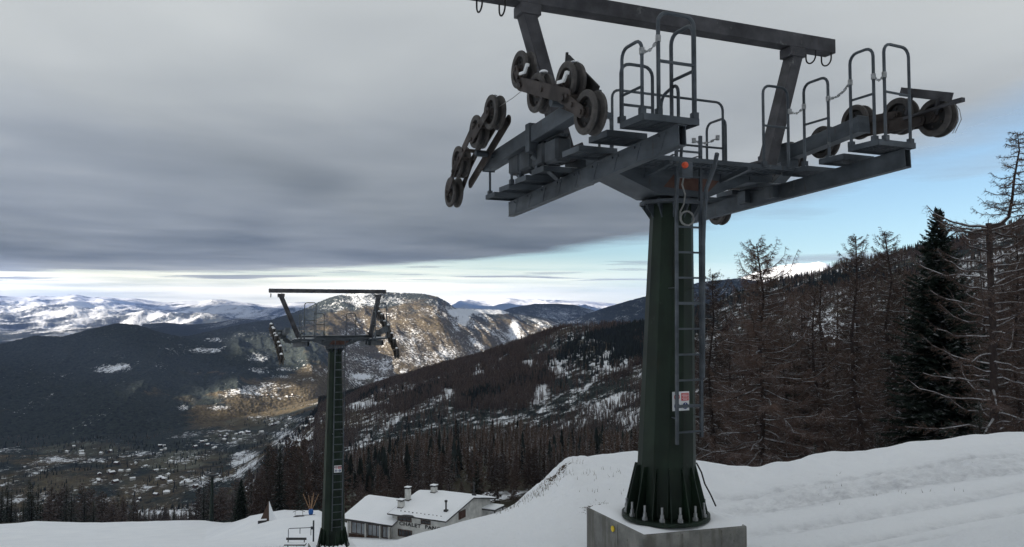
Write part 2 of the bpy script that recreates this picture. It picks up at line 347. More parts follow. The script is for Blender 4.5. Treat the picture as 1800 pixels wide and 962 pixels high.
def near_terrain():
    kx = sorted(NEAR); K = np.array([NEAR[k] for k in kx])
    cols = np.concatenate([np.linspace(-2600, -120, 30), np.arange(-100, 1920, 4.0), np.linspace(1960, 4600, 34)])
    Z = np.array([np.interp(cols, kx, K[:, i]) for i in range(len(ND))])
    rows = np.concatenate([np.geomspace(1.5, 8, 26)[:-1], np.linspace(8, 19, 130)[:-1], np.geomspace(19, 235, 150)])
    D = np.repeat(rows[:, None], len(cols), 1); XS = np.repeat(np.array(ND, float)[:, None], len(cols), 1)
    H = pchip(XS, Z, D)
    PX = np.repeat(cols[None, :], len(rows), 0)
    sl = H / D; cz = (sl * math.cos(PITCH) - math.sin(PITCH)) / (math.cos(PITCH) + sl * math.sin(PITCH)); ry = math.cos(PITCH) - cz * math.sin(PITCH)
    X = (PX - 900) / F * D / ry; Y = D
    H = H + (fbm(X * 0.35, Y * 0.35, 4) - 0.5) * 0.10 * sstep(2, 20, D) + (fbm(X * 1.6 + 40, Y * 1.6, 4) - 0.5) * 0.035
    H += (fbm(X * 0.08, Y * 0.08, 3) - 0.5) * 0.7 * sstep(25, 60, D)
    # lumpy edge of the piste bank
    e = np.exp(-((D - 15.2) / 1.6) ** 2)
    H += e * ((vnoise(X * 1.3 + 5, Y * 0.7) - 0.5) * 0.11 + (vnoise(X * 3.1, Y * 2.0 + 9) - 0.5) * 0.06) * np.where(PX > 1200, 2.0, np.where(PX > 940, 1, 0.25))
    tuft = e * np.exp(-((PX - 985) / 60.0) ** 2); H += tuft * (fbm(X * 3, Y * 3, 3) - 0.5) * 0.35
    # ruts pressed by the piste machine, running up to the right
    wear = np.zeros_like(H)
    for c0, w, dep in ((12.4, 0.28, 0.09), (11.2, 0.22, 0.08), (9.9, 0.16, 0.09), (9.2, 0.12, 0.06), (13.3, 0.10, 0.06)):
        line = c0 + 0.06 * (X - 5) + 0.012 * (X - 5) ** 2 + (fbm(X * 0.5, X * 0 + c0, 2) - 0.5) * 0.3
        g = np.exp(-((Y - line) / w) ** 2) * sstep(2.0, 4.5, X)
        H -= g * dep * (0.6 + 0.8 * fbm(X * 2.5, Y * 3, 3)); wear += g
    band = np.exp(-((Y - (12.9 + 0.06 * (X - 5) + 0.012 * (X - 5) ** 2)) / 0.7) ** 2) * sstep(2, 5, X)
    H += band * (fbm(X * 5, Y * 5, 3) - 0.5) * 0.14; wear = np.clip(wear * 0.8 + band * 0.5, 0, 1)
    # drift in the lower right corner
    ln = 8.2 + 0.35 * (X - 4.2); H += 0.16 * sstep(0.05, -0.25, Y - ln) * sstep(3.9, 4.6, X) * sstep(1.0, 5.0, Y)
    H -= e * 0.05 * (PX > 560) * (PX < 960)
    soil = e * np.exp(-((PX - 1000) / 50.0) ** 2) * 0.34 + np.exp(-((D - 12.4) / 0.5) ** 2) * np.exp(-((PX - 1050) / 70.0) ** 2) * 0.65
    soil += np.exp(-((D - 14.9) / 0.5) ** 2) * sstep(840, 880, PX) * sstep(1020, 980, PX) * 0.55
    soil += np.exp(-((D - 52) / 1.2) ** 2) * sstep(440, 480, PX) * sstep(580, 530, PX) * 0.75
    nr, nc = D.shape
    V = np.stack([X, Y, H], -1).reshape(-1, 3)
    i = np.arange(nr - 1)[:, None] * nc + np.arange(nc - 1)[None, :]
    Fc = np.stack([i, i + 1, i + nc + 1, i + nc], -1).reshape(-1, 4)
    # the slope behind and beside the camera, one coarse sheet tucked below the modelled one
    gx = np.linspace(-90, 90, 46); gy = np.linspace(-60, 40, 41); GX, GY = np.meshgrid(gx, gy)
    GZ = np.where(GY < 1.5, -1.72 + 0.16 * (1.5 - GY), -1.9 - 0.34 * (GY - 1.5)) + np.where(GY < 1.5, 0, -0.6 * sstep(1.5, 8, GY)) + (fbm(GX * 0.2, GY * 0.2, 3) - 0.5) * 0.2 - 0.05
    o = len(V); n2 = len(gx); j = np.arange(len(gy) - 1)[:, None] * n2 + np.arange(n2 - 1)[None, :] + o
    V2 = np.stack([GX, GY, GZ], -1).reshape(-1, 3)
    F2 = np.stack([j, j + 1, j + n2 + 1, j + n2], -1).reshape(-1, 4)
    return np.vstack([V, V2]), np.vstack([Fc, F2]), np.concatenate([wear.ravel(), np.zeros(len(V2))]), np.concatenate([soil.ravel(), np.zeros(len(V2))])
def np_mesh(name, V, Fc, m, attrs=None, smooth=True):
    me = bpy.data.meshes.new(name); n = len(Fc); k = Fc.shape[1]
    me.vertices.add(len(V)); me.vertices.foreach_set('co', np.ascontiguousarray(V, dtype=np.float32).ravel())
    me.loops.add(n * k); me.loops.foreach_set('vertex_index', np.ascontiguousarray(Fc, dtype=np.int32).ravel())
    me.polygons.add(n); me.polygons.foreach_set('loop_start', np.arange(0, n * k, k, dtype=np.int32))
    me.polygons.foreach_set('use_smooth', np.full(n, smooth)); me.materials.append(m)
    for a, v in (attrs or {}).items():
        at = me.attributes.new(a, 'FLOAT', 'POINT'); at.data.foreach_set('value', np.ascontiguousarray(v, dtype=np.float32))
    me.update(calc_edges=True); me.validate()
    return me
V, Fc, wear, soil = near_terrain()
slope = put(bpy.data.objects.new('snow_slope', np_mesh('snow_slope', V, Fc, M['piste_snow'], {'wear': wear, 'soil': soil})))
tag(slope, kind='structure')
near_bvh = BVHTree.FromPolygons(V.tolist(), Fc.tolist())

# ------------------------------------------------------------------ terrain: valley, hills and mountains
FK = [-1500, 0, 250, 400, 480, 560, 620, 700, 800, 900, 1000, 1130, 1240, 1400, 1600, 1800, 3400]
def L(*a): return list(a)
# per column: (distance, photo height) at twelve stations going outward
FT = {
 -1500: [(205, 930), (400, 930), (700, 925), (1100, 912), (2000, 900), (2700, 800), (3300, 765)],
 0:     [(205, 930), (400, 930), (700, 925), (1100, 912), (2000, 900), (2700, 800), (3300, 765)],
 250:   [(205, 930), (400, 930), (700, 925), (1100, 912), (2000, 900), (2700, 800), (3300, 762)],
 400:   [(190, 930), (400, 925), (700, 920), (1100, 905), (1900, 885), (2700, 800), (3600, 738)],
 480:   [(150, 920), (350, 910), (600, 900), (1000, 875), (1900, 806), (2900, 775), (4000, 720)],
 560:   [(140, 920), (260, 862), (350, 880), (850, 840), (1900, 718), (2500, 745), (4300, 700)],
 620:   [(130, 925), (260, 826), (350, 862), (850, 828), (1850, 697), (2400, 730), (5300, 685)],
 700:   [(125, 925), (260, 802), (350, 842), (850, 820), (1750, 668), (2300, 705), (5600, 662)],
 800:   [(120, 925), (260, 783), (350, 830), (850, 812), (1700, 640), (2200, 690), (6000, 648)],
 900:   [(110, 930), (260, 776), (350, 820), (850, 806), (1650, 609), (2100, 680), (6800, 640)],
 1000:  [(90, 935), (250, 792), (350, 820), (800, 800), (1600, 576), (2000, 640), (7500, 600)],
 1130:  [(70, 920), (240, 802), (350, 815), (700, 790), (1500, 573), (1900, 630), (7500, 590)],
 1240:  [(60, 900), (200, 840), (340, 770), (650, 700), (1600, 540), (2200, 600), (7500, 580)],
 1400:  [(55, 895), (180, 850), (340, 750), (650, 650), (1700, 491), (2300, 560), (7500, 570)],
 1600:  [(50, 890), (170, 850), (330, 740), (620, 620), (1600, 442), (2200, 540), (7500, 560)],
 1800:  [(50, 890), (170, 850), (320, 730), (600, 590), (1500, 388), (2100, 520), (7500, 560)],
 3400:  [(50, 890), (170, 820), (300, 680), (560, 500), (1400, 240), (2000, 400), (7500, 560)]}
HILL = [(560, 706), (600, 700), (650, 684), (700, 667), (760, 650), (800, 640), (850, 627), (900, 607), (950, 592), (980, 580), (1010, 573), (1060, 573), (1100, 575), (1130, 572), (1180, 562), (1240, 545), (1290, 515), (1350, 497), (1400, 490), (1440, 479), (1480, 463), (1530, 455), (1600, 440), (1680, 425), (1740, 405), (1800, 385), (3400, 200)]
CREST = [(-1500, 500), (-400, 580), (-100, 598), (0, 605), (60, 590), (110, 592), (150, 581), (205, 568), (240, 571), (280, 584), (315, 592), (330, 591), (380, 580), (430, 569), (480, 561), (510, 552), (540, 541), (560, 531), (580, 523), (600, 518), (640, 512), (690, 514), (740, 516), (770, 522), (785, 530), (800, 542), (850, 544), (880, 545), (900, 552), (960, 559), (985, 563), (1000, 565), (1030, 553), (1060, 542), (1100, 530), (1135, 521), (1180, 508), (1240, 495), (1300, 489), (1400, 505), (1800, 520), (3400, 540)]
CRD = [(-1500, 5200), (0, 5200), (205, 5400), (400, 5900), (560, 7000), (700, 7500), (800, 7600), (900, 8500), (1000, 9500), (1300, 9500), (3400, 9500)]
MID = [(-1500, 600), (-200, 596), (0, 600), (60, 594), (130, 590), (200, 590), (250, 570), (290, 567), (330, 571), (380, 567), (420, 560), (470, 563), (540, 557), (620, 560), (800, 560), (880, 547), (900, 541), (940, 534), (980, 534), (1010, 536), (1045, 546), (1100, 562), (1300, 560), (3400, 560)]
FAR = [(-1500, 520), (-200, 512), (0, 517), (40, 521), (70, 517), (100, 521), (130, 514), (160, 522), (180, 519), (210, 524), (240, 522), (270, 528), (300, 531), (325, 527), (350, 528), (380, 524), (405, 527), (430, 530), (475, 536), (520, 529), (560, 531), (620, 530), (700, 530), (790, 532), (810, 526), (830, 527), (850, 530), (875, 526), (895, 521), (905, 524), (920, 528), (935, 524), (960, 527), (985, 525), (1000, 528), (1030, 527), (1070, 532), (1100, 534), (1130, 533), (1230, 530), (1262, 520), (1290, 492), (1310, 486), (1340, 474), (1360, 469), (1380, 466), (1400, 463), (1415, 464), (1440, 460), (1452, 463), (1465, 470), (1480, 482), (1500, 500), (1600, 525), (3400, 530)]
FARD = [(-1500, 43000), (480, 43000), (640, 45000), (1100, 50000), (1240, 22000), (3400, 22000)]
CLEAR = [  # snowy clearings and pastures: cx, cy, rx, ry, amount, station band (first, last)
 (195, 649, 32, 7, .9, 6, 7), (215, 645, 16, 5, .9, 6, 7), (362, 617, 26, 4, 1, 6, 7), (375, 598, 14, 4, .9, 6, 7), (318, 716, 13, 6, .9, 5, 7), (205, 617, 12, 8, .5, 6, 7),
 (450, 628, 22, 8, .9, 6, 7), (470, 650, 34, 5, .9, 6, 7), (500, 663, 24, 4, .9, 6, 7), (535, 668, 18, 3, .9, 6, 7), (405, 692, 26, 9, .8, 5, 7), (450, 690, 40, 11, .75, 5, 7), (385, 718, 18, 7, .85, 5, 7), (485, 678, 30, 6, .7, 5, 7), (512, 700, 24, 5, .7, 5, 7),
 (430, 568, 50, 4, .5, 6, 7), (60, 700, 30, 10, .15, 6, 7),
 (628, 516, 24, 4, .7, 6, 8), (690, 515, 25, 2, .3, 6, 8), (808, 549, 16, 6, 1.2, 6, 7), (850, 547, 40, 3, 1.3, 6, 8), (815, 558, 8, 12, 1, 6, 7), (870, 549, 25, 3, 1.2, 6, 8), (700, 545, 40, 14, .12, 6, 7), (760, 540, 40, 14, .15, 6, 7), (905, 585, 8, 22, .6, 6, 7), (640, 662, 16, 5, 1, 6, 7), (712, 655, 8, 7, 1, 6, 7), (690, 668, 30, 4, .8, 5, 7), (625, 700, 20, 4, .8, 4, 6), (660, 530, 40, 8, .4, 6, 7), (1010, 575, 30, 4, 1.2, 4, 5), (1040, 571, 20, 3, 1.2, 4, 5),
 (985, 650, 45, 14, .55, 3, 4), (950, 685, 14, 22, .7, 3, 4), (1070, 640, 34, 26, .45, 3, 4), (1035, 715, 30, 12, .5, 3, 4), (1095, 705, 30, 14, .9, 3, 4), (1110, 730, 26, 18, .6, 3, 4), (870, 650, 14, 10, .8, 3, 4), (925, 640, 30, 7, .7, 3, 4), (845, 652, 8, 10, .8, 3, 4), (785, 690, 12, 8, 1, 3, 4), (740, 680, 40, 6, .6, 3, 4), (640, 712, 40, 7, .9, 3, 4), (700, 690, 30, 5, .6, 3, 4), (840, 655, 10, 10, 1, 3, 4), (960, 760, 10, 12, .8, 3, 4), (865, 675, 10, 10, .7, 3, 4),
 (1455, 568, 36, 14, 1.2, 2, 4), (1575, 640, 24, 18, 1.1, 2, 4), (1440, 590, 40, 12, .7, 2, 4), (1780, 480, 80, 40, .35, 2, 4), (1700, 600, 60, 60, .45, 2, 4), (1480, 690, 30, 30, .35, 1, 4),
 (480, 735, 50, 8, .8, 3, 6), (505, 772, 26, 14, .8, 3, 6), (430, 810, 24, 16, .9, 3, 6), (380, 770, 60, 14, .6, 4, 6), (320, 765, 30, 8, .9, 4, 6), (330, 805, 30, 12, .5, 4, 6), (250, 800, 40, 8, .35, 4, 6), (120, 808, 60, 5, .7, 4, 6), (100, 880, 120, 5, .8, 3, 5), (300, 905, 60, 6, 1.3, 2, 4), (180, 905, 40, 3, .5, 3, 4), (390, 850, 50, 14, .3, 3, 5), (420, 825, 12, 20, .7, 3, 5), (130, 870, 12, 20, .4, 3, 5)]
FIELDS = [(300, 815, 60, 10, 1), (345, 800, 60, 10, .8), (150, 790, 90, 12, .7), (280, 850, 80, 14, .35), (420, 770, 60, 10, .6), (110, 850, 60, 16, .3), (680, 668, 40, 6, 1), (640, 662, 30, 6, .8), (460, 745, 60, 14, .5)]
def far_terrain():
    cols = np.concatenate([np.linspace(-900, -60, 60), np.arange(-50, 1851, 1.8), np.linspace(1870, 2700, 60)])
    fk = sorted(FT); nk = 13
    D = np.zeros((nk, len(cols))); P = np.zeros_like(D)
    for i in range(7):
        D[i] = np.interp(cols, fk, [FT[k][i][0] for k in fk]); P[i] = np.interp(cols, fk, [FT[k][i][1] for k in fk])
    kq = np.exp(-np.linspace(-2, 2, 45) ** 2); kq /= kq.sum(); inn = (cols > -50) & (cols < 1851)
    def soften(v): w_ = v.copy(); w_[inn] = np.convolve(np.pad(v[inn], 22, 'edge'), kq, 'valid'); return w_
    for i in range(7): D[i] = soften(D[i]); P[i] = soften(P[i])
    hx = [h[0] for h in HILL]; P[4] = np.where(cols > 560, np.interp(cols, hx, [h[1] for h in HILL]), P[4])
    def pl(T): return np.interp(cols, [t[0] for t in T], [t[1] for t in T])
    D[7] = soften(pl(CRD)); P[7] = pl(CREST)
    D[8] = D[7] * 1.25; P[8] = P[7] + 40
    D[9] = np.maximum(D[7] * 1.5, 12500); P[9] = np.where((cols < 250) | ((cols > 480) & (cols < 860)) | (cols > 1070), pl(MID) + 3, pl(MID))
    D[10] = np.where(cols < 600, 19000, D[9] * 1.25); P[10] = np.where(cols < 600, 600, 575)
    sm_ = np.exp(-np.linspace(-2, 2, 31) ** 2); sm_ /= sm_.sum(); cr_ = pl(FAR)
    D[11] = pl(FARD); P[11] = np.where(cols < 1180, np.convolve(np.pad(cr_, 15, 'edge'), sm_, 'valid') + 2, cr_)
    D[12] = np.maximum(D[11] * 1.4, 62000); P[12] = 566
    cz0 = (481 - P) / F; ry0 = math.cos(PITCH) - cz0 * math.sin(PITCH); rz0 = cz0 * math.cos(PITCH) + math.sin(PITCH)
    Zk = rz0 / ry0 * D
    cnt = [14, 12, 36, 150, 26, 46, 200, 6, 36, 10, 120, 4]
    rows = []; seg = []; tt = []
    for s, n in enumerate(cnt):
        t = np.linspace(0, 1, n, endpoint=False); rows += list(t); seg += [s] * n
    rows.append(1.0); seg.append(11)
    rows = np.array(rows); seg = np.array(seg)
    T = rows[:, None]; a = seg; lin = T + 0 * D[0][None]
    prof = np.where(np.isin(seg, [3, 6, 10])[:, None], lin, 0.6 * lin + 0.4 * lin * lin * (3 - 2 * lin))
    Dr = D[a] * (1 - lin) + D[a + 1] * lin
    Zr = Zk[a] * (1 - prof) + Zk[a + 1] * prof
    PX = np.repeat(cols[None], len(rows), 0)
    # relief: spurs and gullies, strongest half way up, fading at the crest lines
    bow = 4 * lin * (1 - lin)
    amp = np.zeros(12); amp[3] = 16; amp[6] = 190; amp[8] = 120; amp[10] = 560; amp[2] = 4; amp[0] = 1; amp[5] = 10; amp[7] = 30
    fr = np.ones(12) * 900.; fr[3] = 260; fr[6] = 1000; fr[8] = 2500; fr[10] = 2700; fr[2] = 150; fr[0] = 60; fr[5] = 700
    sl = Zr / Dr; cz = (sl * math.cos(PITCH) - math.sin(PITCH)) / (math.cos(PITCH) + sl * math.sin(PITCH)); ry = math.cos(PITCH) - cz * math.sin(PITCH)
    X = (PX - 900) / F * Dr / ry; Y = Dr
    fa = fr[a][:, None]; am = amp[a][:, None]
    rg = ridged(X / fa + Y / fa * 0.35, Y / fa * 0.45, 6) - 0.62
    far_seg = (a == 10)[:, None]
    rg = np.where(far_seg, ridged(X / 3400 + 3, Y / 5200, 7) - .66, rg)
    Zr = Zr + am * rg * (bow + np.where(far_seg & (PX < 1180), 0.32, 0.10)) + am * 0.18 * (fbm(X / fa * 7, Y / fa * 7, 4) - 0.5) * (bow + 0.15)
    spk = np.isin(seg, [3, 4, 6, 7])[:, None] * 1.0
    Zr += spk * np.where(a[:, None] < 5, 2.0, 5.0) * (rng.random(Zr.shape) - 0.5) * sstep(0.0, 0.2, np.abs(PX + 5000))
    # visible station coordinates after displacement for the surface cover
    h = -Y * math.sin(PITCH) + Zr * math.cos(PITCH); dd = Y * math.cos(PITCH) + Zr * math.sin(PITCH); PY = 481 - F * h / dd
    wob = (fbm(X / 90, Y / 90, 4) - 0.5)
    S = a[:, None] + lin
    fine = np.where(S < 4.2, fbm(X / 34, Y / 60, 5, .7), np.where(S < 5, fbm(X / 80 + 5, Y / 130, 5, .7), fbm(X / 150 + 9, Y / 260, 5, .7)))
    fine = np.where(S > 8, fbm(X / 700 + 2, Y / 1300, 6, .68), fine)
    cover = np.zeros_like(Zr); field = np.zeros_like(Zr)
    for cx, cy, rx, ry_, am2, s0, s1 in CLEAR:
        e = ((PX - cx) / rx) ** 2 + ((PY - cy) / ry_) ** 2 + wob * 1.2
        cover = np.maximum(cover, min(am2, .9) * sstep(2.3, 0.2, e) * ((S >= s0) & (S < s1 + 0.5)) * (1.25 if am2 > 1 else .80))
    for cx, cy, rx, ry_, am2 in FIELDS:
        e = ((PX - cx) / rx) ** 2 + ((PY - cy) / ry_) ** 2 + wob * 1.4
        field = np.maximum(field, .85 * am2 * sstep(1.3, 0.7, e) * ((S >= 3.5) & (S < 6.2)))
    field = np.maximum(field, ((S < 1.1) & (PX > 570) & (PX < 1150)) * .8)
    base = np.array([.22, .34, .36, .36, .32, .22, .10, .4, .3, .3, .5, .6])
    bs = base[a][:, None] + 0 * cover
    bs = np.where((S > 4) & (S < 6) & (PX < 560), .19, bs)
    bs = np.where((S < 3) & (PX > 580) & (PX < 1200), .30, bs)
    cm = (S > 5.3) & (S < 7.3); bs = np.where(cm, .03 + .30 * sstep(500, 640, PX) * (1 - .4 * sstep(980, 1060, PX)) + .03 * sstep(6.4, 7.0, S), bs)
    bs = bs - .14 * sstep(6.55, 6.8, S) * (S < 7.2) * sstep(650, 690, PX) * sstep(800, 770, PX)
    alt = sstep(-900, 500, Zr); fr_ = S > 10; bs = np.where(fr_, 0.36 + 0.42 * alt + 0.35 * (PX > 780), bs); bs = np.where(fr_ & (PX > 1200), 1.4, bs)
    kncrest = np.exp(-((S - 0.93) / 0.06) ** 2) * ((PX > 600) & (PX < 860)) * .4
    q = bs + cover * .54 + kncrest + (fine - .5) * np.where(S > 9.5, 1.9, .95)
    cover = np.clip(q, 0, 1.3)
    # winter roads over the valley floor
    for pts in ([(60, 812), (140, 806), (230, 818), (330, 828), (430, 835)], [(230, 815), (300, 838), (400, 842), (470, 838)], [(250, 905), (330, 890), (420, 862), (500, 820)], [(560, 735), (500, 745), (430, 760), (360, 775)], [(0, 880), (60, 884), (150, 890)]):
        ly = np.interp(PX, [p[0] for p in pts], [p[1] for p in pts], left=-999, right=-999)
        cover = np.maximum(cover, 0.55 * np.exp(-((PY - ly) / 1.0) ** 2) * ((S > 3) & (S < 6)))
    lar = 0.5 + 0 * Zr
    lar = np.where((S > 5) & (S < 8), .0 + .62 * sstep(460, 620, PX) * sstep(7.0, 6.6, S) + .25 * sstep(520, 680, PX), lar)
    gold = sstep(5.3, 5.9, S) * sstep(6.45, 6.05, S) * sstep(250, 430, PX) * sstep(680, 560, PX); lar = np.maximum(lar, gold * .95)
    lar = np.where((S > 2.8) & (S < 4.3) & (PX > 540), .40, lar)
    lar = np.where((S > 8), 0.1, lar); lar = np.where((S > 5.5), lar * (1 - sstep(940, 1040, PX)), lar)
    V = np.stack([X, Y, Zr], -1).reshape(-1, 3); nc = len(cols); i = np.arange(len(rows) - 1)[:, None] * nc + np.arange(nc - 1)[None]
    Fc = np.stack([i, i + 1, i + nc + 1, i + nc], -1).reshape(-1, 4)
    size = np.where(S < 5, 1.0, np.where(S < 8, 0.33, 0.05)) + 0 * Zr
    return V, Fc, cover.ravel(), field.ravel(), lar.ravel(), size.ravel()
def far_material():
    m, nt, b = mat('hill_cover')
    at = lambda n: N(nt, 'ShaderNodeAttribute', attribute_name=n).outputs['Fac']
    cov, fld, lar = at('cover'), at('field'), at('larch')
    nB = noise(nt, 0.007, 8, 0.7, 'World'); nS = noise(nt, 0.06, 7, 0.72, 'World'); nL = noise(nt, 0.0042, 6, 0.6, 'World')
    nF = noise(nt, 0.02, 5, 0.6, 'World', (1, 0.3, 1))
    k = mth(nt, 'ADD', lar, mth(nt, 'MULTIPLY', mth(nt, 'SUBTRACT', nL, 0.5), 2.4))
    kk = N(nt, 'ShaderNodeMapRange'); kk.inputs[1].default_value = 0.35; kk.inputs[2].default_value = 0.65; nt.links.new(k, kk.inputs[0])
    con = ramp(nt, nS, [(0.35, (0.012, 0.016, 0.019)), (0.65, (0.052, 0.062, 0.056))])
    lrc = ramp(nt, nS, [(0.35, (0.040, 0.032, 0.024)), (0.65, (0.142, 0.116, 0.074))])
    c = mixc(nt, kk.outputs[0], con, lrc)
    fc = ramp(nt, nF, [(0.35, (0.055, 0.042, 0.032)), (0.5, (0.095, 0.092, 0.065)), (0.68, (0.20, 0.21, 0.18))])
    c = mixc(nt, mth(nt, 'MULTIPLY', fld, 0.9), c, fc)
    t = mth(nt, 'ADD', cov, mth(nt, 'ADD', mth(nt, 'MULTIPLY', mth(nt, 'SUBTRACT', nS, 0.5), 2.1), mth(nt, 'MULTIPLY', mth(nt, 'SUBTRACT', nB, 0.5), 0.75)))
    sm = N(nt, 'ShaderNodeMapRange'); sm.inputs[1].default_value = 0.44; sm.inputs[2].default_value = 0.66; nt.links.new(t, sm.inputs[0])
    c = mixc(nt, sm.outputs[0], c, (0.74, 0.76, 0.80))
    nt.links.new(c, b.inputs['Base Color']); b.inputs['Roughness'].default_value = 0.95
    try: b.inputs['Specular IOR Level'].default_value = 0.05
    except Exception: pass
    bump(nt, b, nS, 0.5, 8.0)
far_material()
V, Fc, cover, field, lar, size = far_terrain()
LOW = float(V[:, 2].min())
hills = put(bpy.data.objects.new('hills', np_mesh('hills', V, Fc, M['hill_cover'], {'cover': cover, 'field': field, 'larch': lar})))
tag(hills, kind='structure')
far_bvh = BVHTree.FromPolygons(V.tolist(), Fc.tolist()); COVER = cover; FACES = Fc
def ground(x, y):
    h = near_bvh.ray_cast(Vector((x, y, 500)), Vector((0, 0, -1)))[0]
    g = far_bvh.ray_cast(Vector((x, y, 2500)), Vector((0, 0, -1)))[0]
    zs = [q.z for q in (h, g) if q is not None]
    return max(zs) if zs else -30.0
def sight(px, py, which=None):
    r = Vector(ray(px, py)).normalized()
    return (which or far_bvh).ray_cast(Vector((0, 0, 0)), r)[0]

# ------------------------------------------------------------------ cloud deck and haze
HD = 1750.0
HOLES = [  # cx, cy, rx, ry in km: openings added out of view to steer sunlight
 (-5.2, 3.0, 1.35, 2.0), (-6.3, 0.75, 0.75, 0.95), (-7.05, -0.85, 0.42, 0.54), (-28, 27, 15, 17)]
EDGE = [(-3000, 470), (0, 470), (200, 474), (400, 479), (600, 474), (700, 466), (800, 460), (900, 448), (1000, 432), (1100, 418), (1200, 402), (1260, 376), (1320, 350), (1400, 338), (1500, 312), (1600, 280), (1700, 235), (1800, 190), (2100, 90), (2600, 20), (3500, 0)]
def cloud_deck():
    gx = np.arange(-46000, 46001, 200.0); gy = np.arange(-24000, 47001, 200.0); X, Y = np.meshgrid(gx, gy)
    Ys = np.maximum(Y, 300); px = 900 + F * X / Ys; py = 545 - F * HD / Ys
    fr = Y > 300
    edge = np.interp(px, [e[0] for e in EDGE], [e[1] for e in EDGE])
    soft = np.interp(px, [0, 900, 1200, 1400, 1800], [5, 8, 26, 75, 130])
    wob = (fbm(X / 5200, Y / 7000, 4) - 0.5) * 2
    dens = np.where(fr, sstep(1, -1, (py - edge + wob * soft * 0.7) / soft), 1.0)
    # ragged streaks past the edge, thin haze bank
    st = fbm(X / 7000 + 3, Y / 4200, 5); band = sstep(0.48, 0.72, st) * sstep(527, 500, py) * sstep(430, 470, py) * sstep(1250, 1050, px) * 0.9
    dens = np.where(fr, np.maximum(dens, band), dens)
    wis = sstep(0.45, 0.75, fbm(X / 5200 + 7, Y / 9200 + 2, 4)) * sstep(1150, 1400, px) * sstep(520, 470, py) * 0.50
    dens = np.where(fr, np.maximum(dens, wis), dens)
    hol = np.zeros_like(X)
    for cx, cy, rx, ry in HOLES:
        e = ((X / 1000 - cx) / rx) ** 2 + ((Y / 1000 - cy) / ry) ** 2 + (fbm(X / 1500, Y / 1500, 4) - 0.5) * 0.9
        hol = np.maximum(hol, sstep(1.35, 0.55, e))
    off = sstep(-60, -10, -(px + 0)) * fr + (~fr)
    off = np.where(fr & (px > -10), 0.0, 1.0)
    dens = dens * (1 - hol * off)
    # how thick the cloud is: thin and pale high up, heavy low down before the edge
    th = np.where(fr, np.interp(py, [-400, 0, 120, 250, 340, 420, 455, 475, 500], [.30, .30, .38, .52, .66, .78, .70, .35, .2]), .35)
    th = th + (fbm(X / 3800 + 11, Y / 4200, 5) - 0.5) * 0.36 + .04
    th = np.where(fr, th - 0.16 * sstep(1100, 1350, px) * sstep(150, 330, py), th)
    Z = HD + (fbm(X / 3600, Y / 6500, 3) - 0.5) * 110
    nc = len(gx); i = np.arange(len(gy) - 1)[:, None] * nc + np.arange(nc - 1)[None]
    keep = (dens > 0.003); k4 = keep.ravel()
    Fc = np.stack([i, i + 1, i + nc + 1, i + nc], -1).reshape(-1, 4); Fc = Fc[k4[Fc].any(1)]
    V = np.stack([X, Y, Z], -1).reshape(-1, 3)
    m = bpy.data.materials.new('cloud'); m.use_nodes = True; nt = m.node_tree
    for n in list(nt.nodes): nt.nodes.remove(n)
    out = N(nt, 'ShaderNodeOutputMaterial'); tr = N(nt, 'ShaderNodeBsdfTransparent'); tl = N(nt, 'ShaderNodeBsdfTranslucent'); df = N(nt, 'ShaderNodeBsdfDiffuse')
    ad = N(nt, 'ShaderNodeAttribute', attribute_name='dens').outputs['Fac']; at = N(nt, 'ShaderNodeAttribute', attribute_name='thick').outputs['Fac']
    n1 = noise(nt, 0.0005, 9, 0.6, 'World', (0.6, 1, 1)); n2 = noise(nt, 0.00030, 7, 0.55, 'World', (0.9, 0.8, 1), 0.4)
    d2 = mth(nt, 'ADD', ad, mth(nt, 'MULTIPLY', mth(nt, 'SUBTRACT', n1, 0.5), 0.7))
    r = N(nt, 'ShaderNodeMapRange'); r.inputs[1].default_value = 0.16; r.inputs[2].default_value = 0.84; nt.links.new(d2, r.inputs[0])
    t2 = mth(nt, 'ADD', at, mth(nt, 'MULTIPLY', mth(nt, 'SUBTRACT', n2, 0.5), 0.34))
    col = ramp(nt, t2, [(0.0, (0.465, 0.50, 0.51)), (0.35, (0.365, 0.402, 0.432)), (0.6, (0.222, 0.254, 0.290)), (0.9, (0.108, 0.133, 0.160))])
    nt.links.new(col, tl.inputs[0]); df.inputs[0].default_value = (0.25, 0.26, 0.275, 1)
    mx = N(nt, 'ShaderNodeMixShader'); mx.inputs[0].default_value = 0.08; nt.links.new(tl.outputs[0], mx.inputs[1]); nt.links.new(df.outputs[0], mx.inputs[2])
    m2 = N(nt, 'ShaderNodeMixShader'); nt.links.new(r.outputs[0], m2.inputs[0]); nt.links.new(tr.outputs[0], m2.inputs[1]); nt.links.new(mx.outputs[0], m2.inputs[2])
    nt.links.new(m2.outputs[0], out.inputs[0])
    o = put(bpy.data.objects.new('clouds', np_mesh('clouds', V, Fc, m, {'dens': dens.ravel(), 'thick': th.ravel()})))
    tag(o, kind='structure')
cloud_deck()
HAZE = 1.5e-5
def haze():
    b = MB(); z0, z1 = LOW - 1.0, 1560.0
    b.box((0, 27500, (z0 + z1) / 2), (170000, 72000, z1 - z0))
    m = bpy.data.materials.new('haze'); m.use_nodes = True; nt = m.node_tree
    for n in list(nt.nodes): nt.nodes.remove(n)
    out = N(nt, 'ShaderNodeOutputMaterial'); v = N(nt, 'ShaderNodeVolumePrincipled'); v.inputs['Density'].default_value = HAZE
    v.inputs['Color'].default_value = (0.38, 0.54, 1.0, 1); v.inputs['Anisotropy'].default_value = 0.2
    nt.links.new(v.outputs[0], out.inputs['Volume'])
    tag(b.build('haze', m), kind='stuff')
haze()

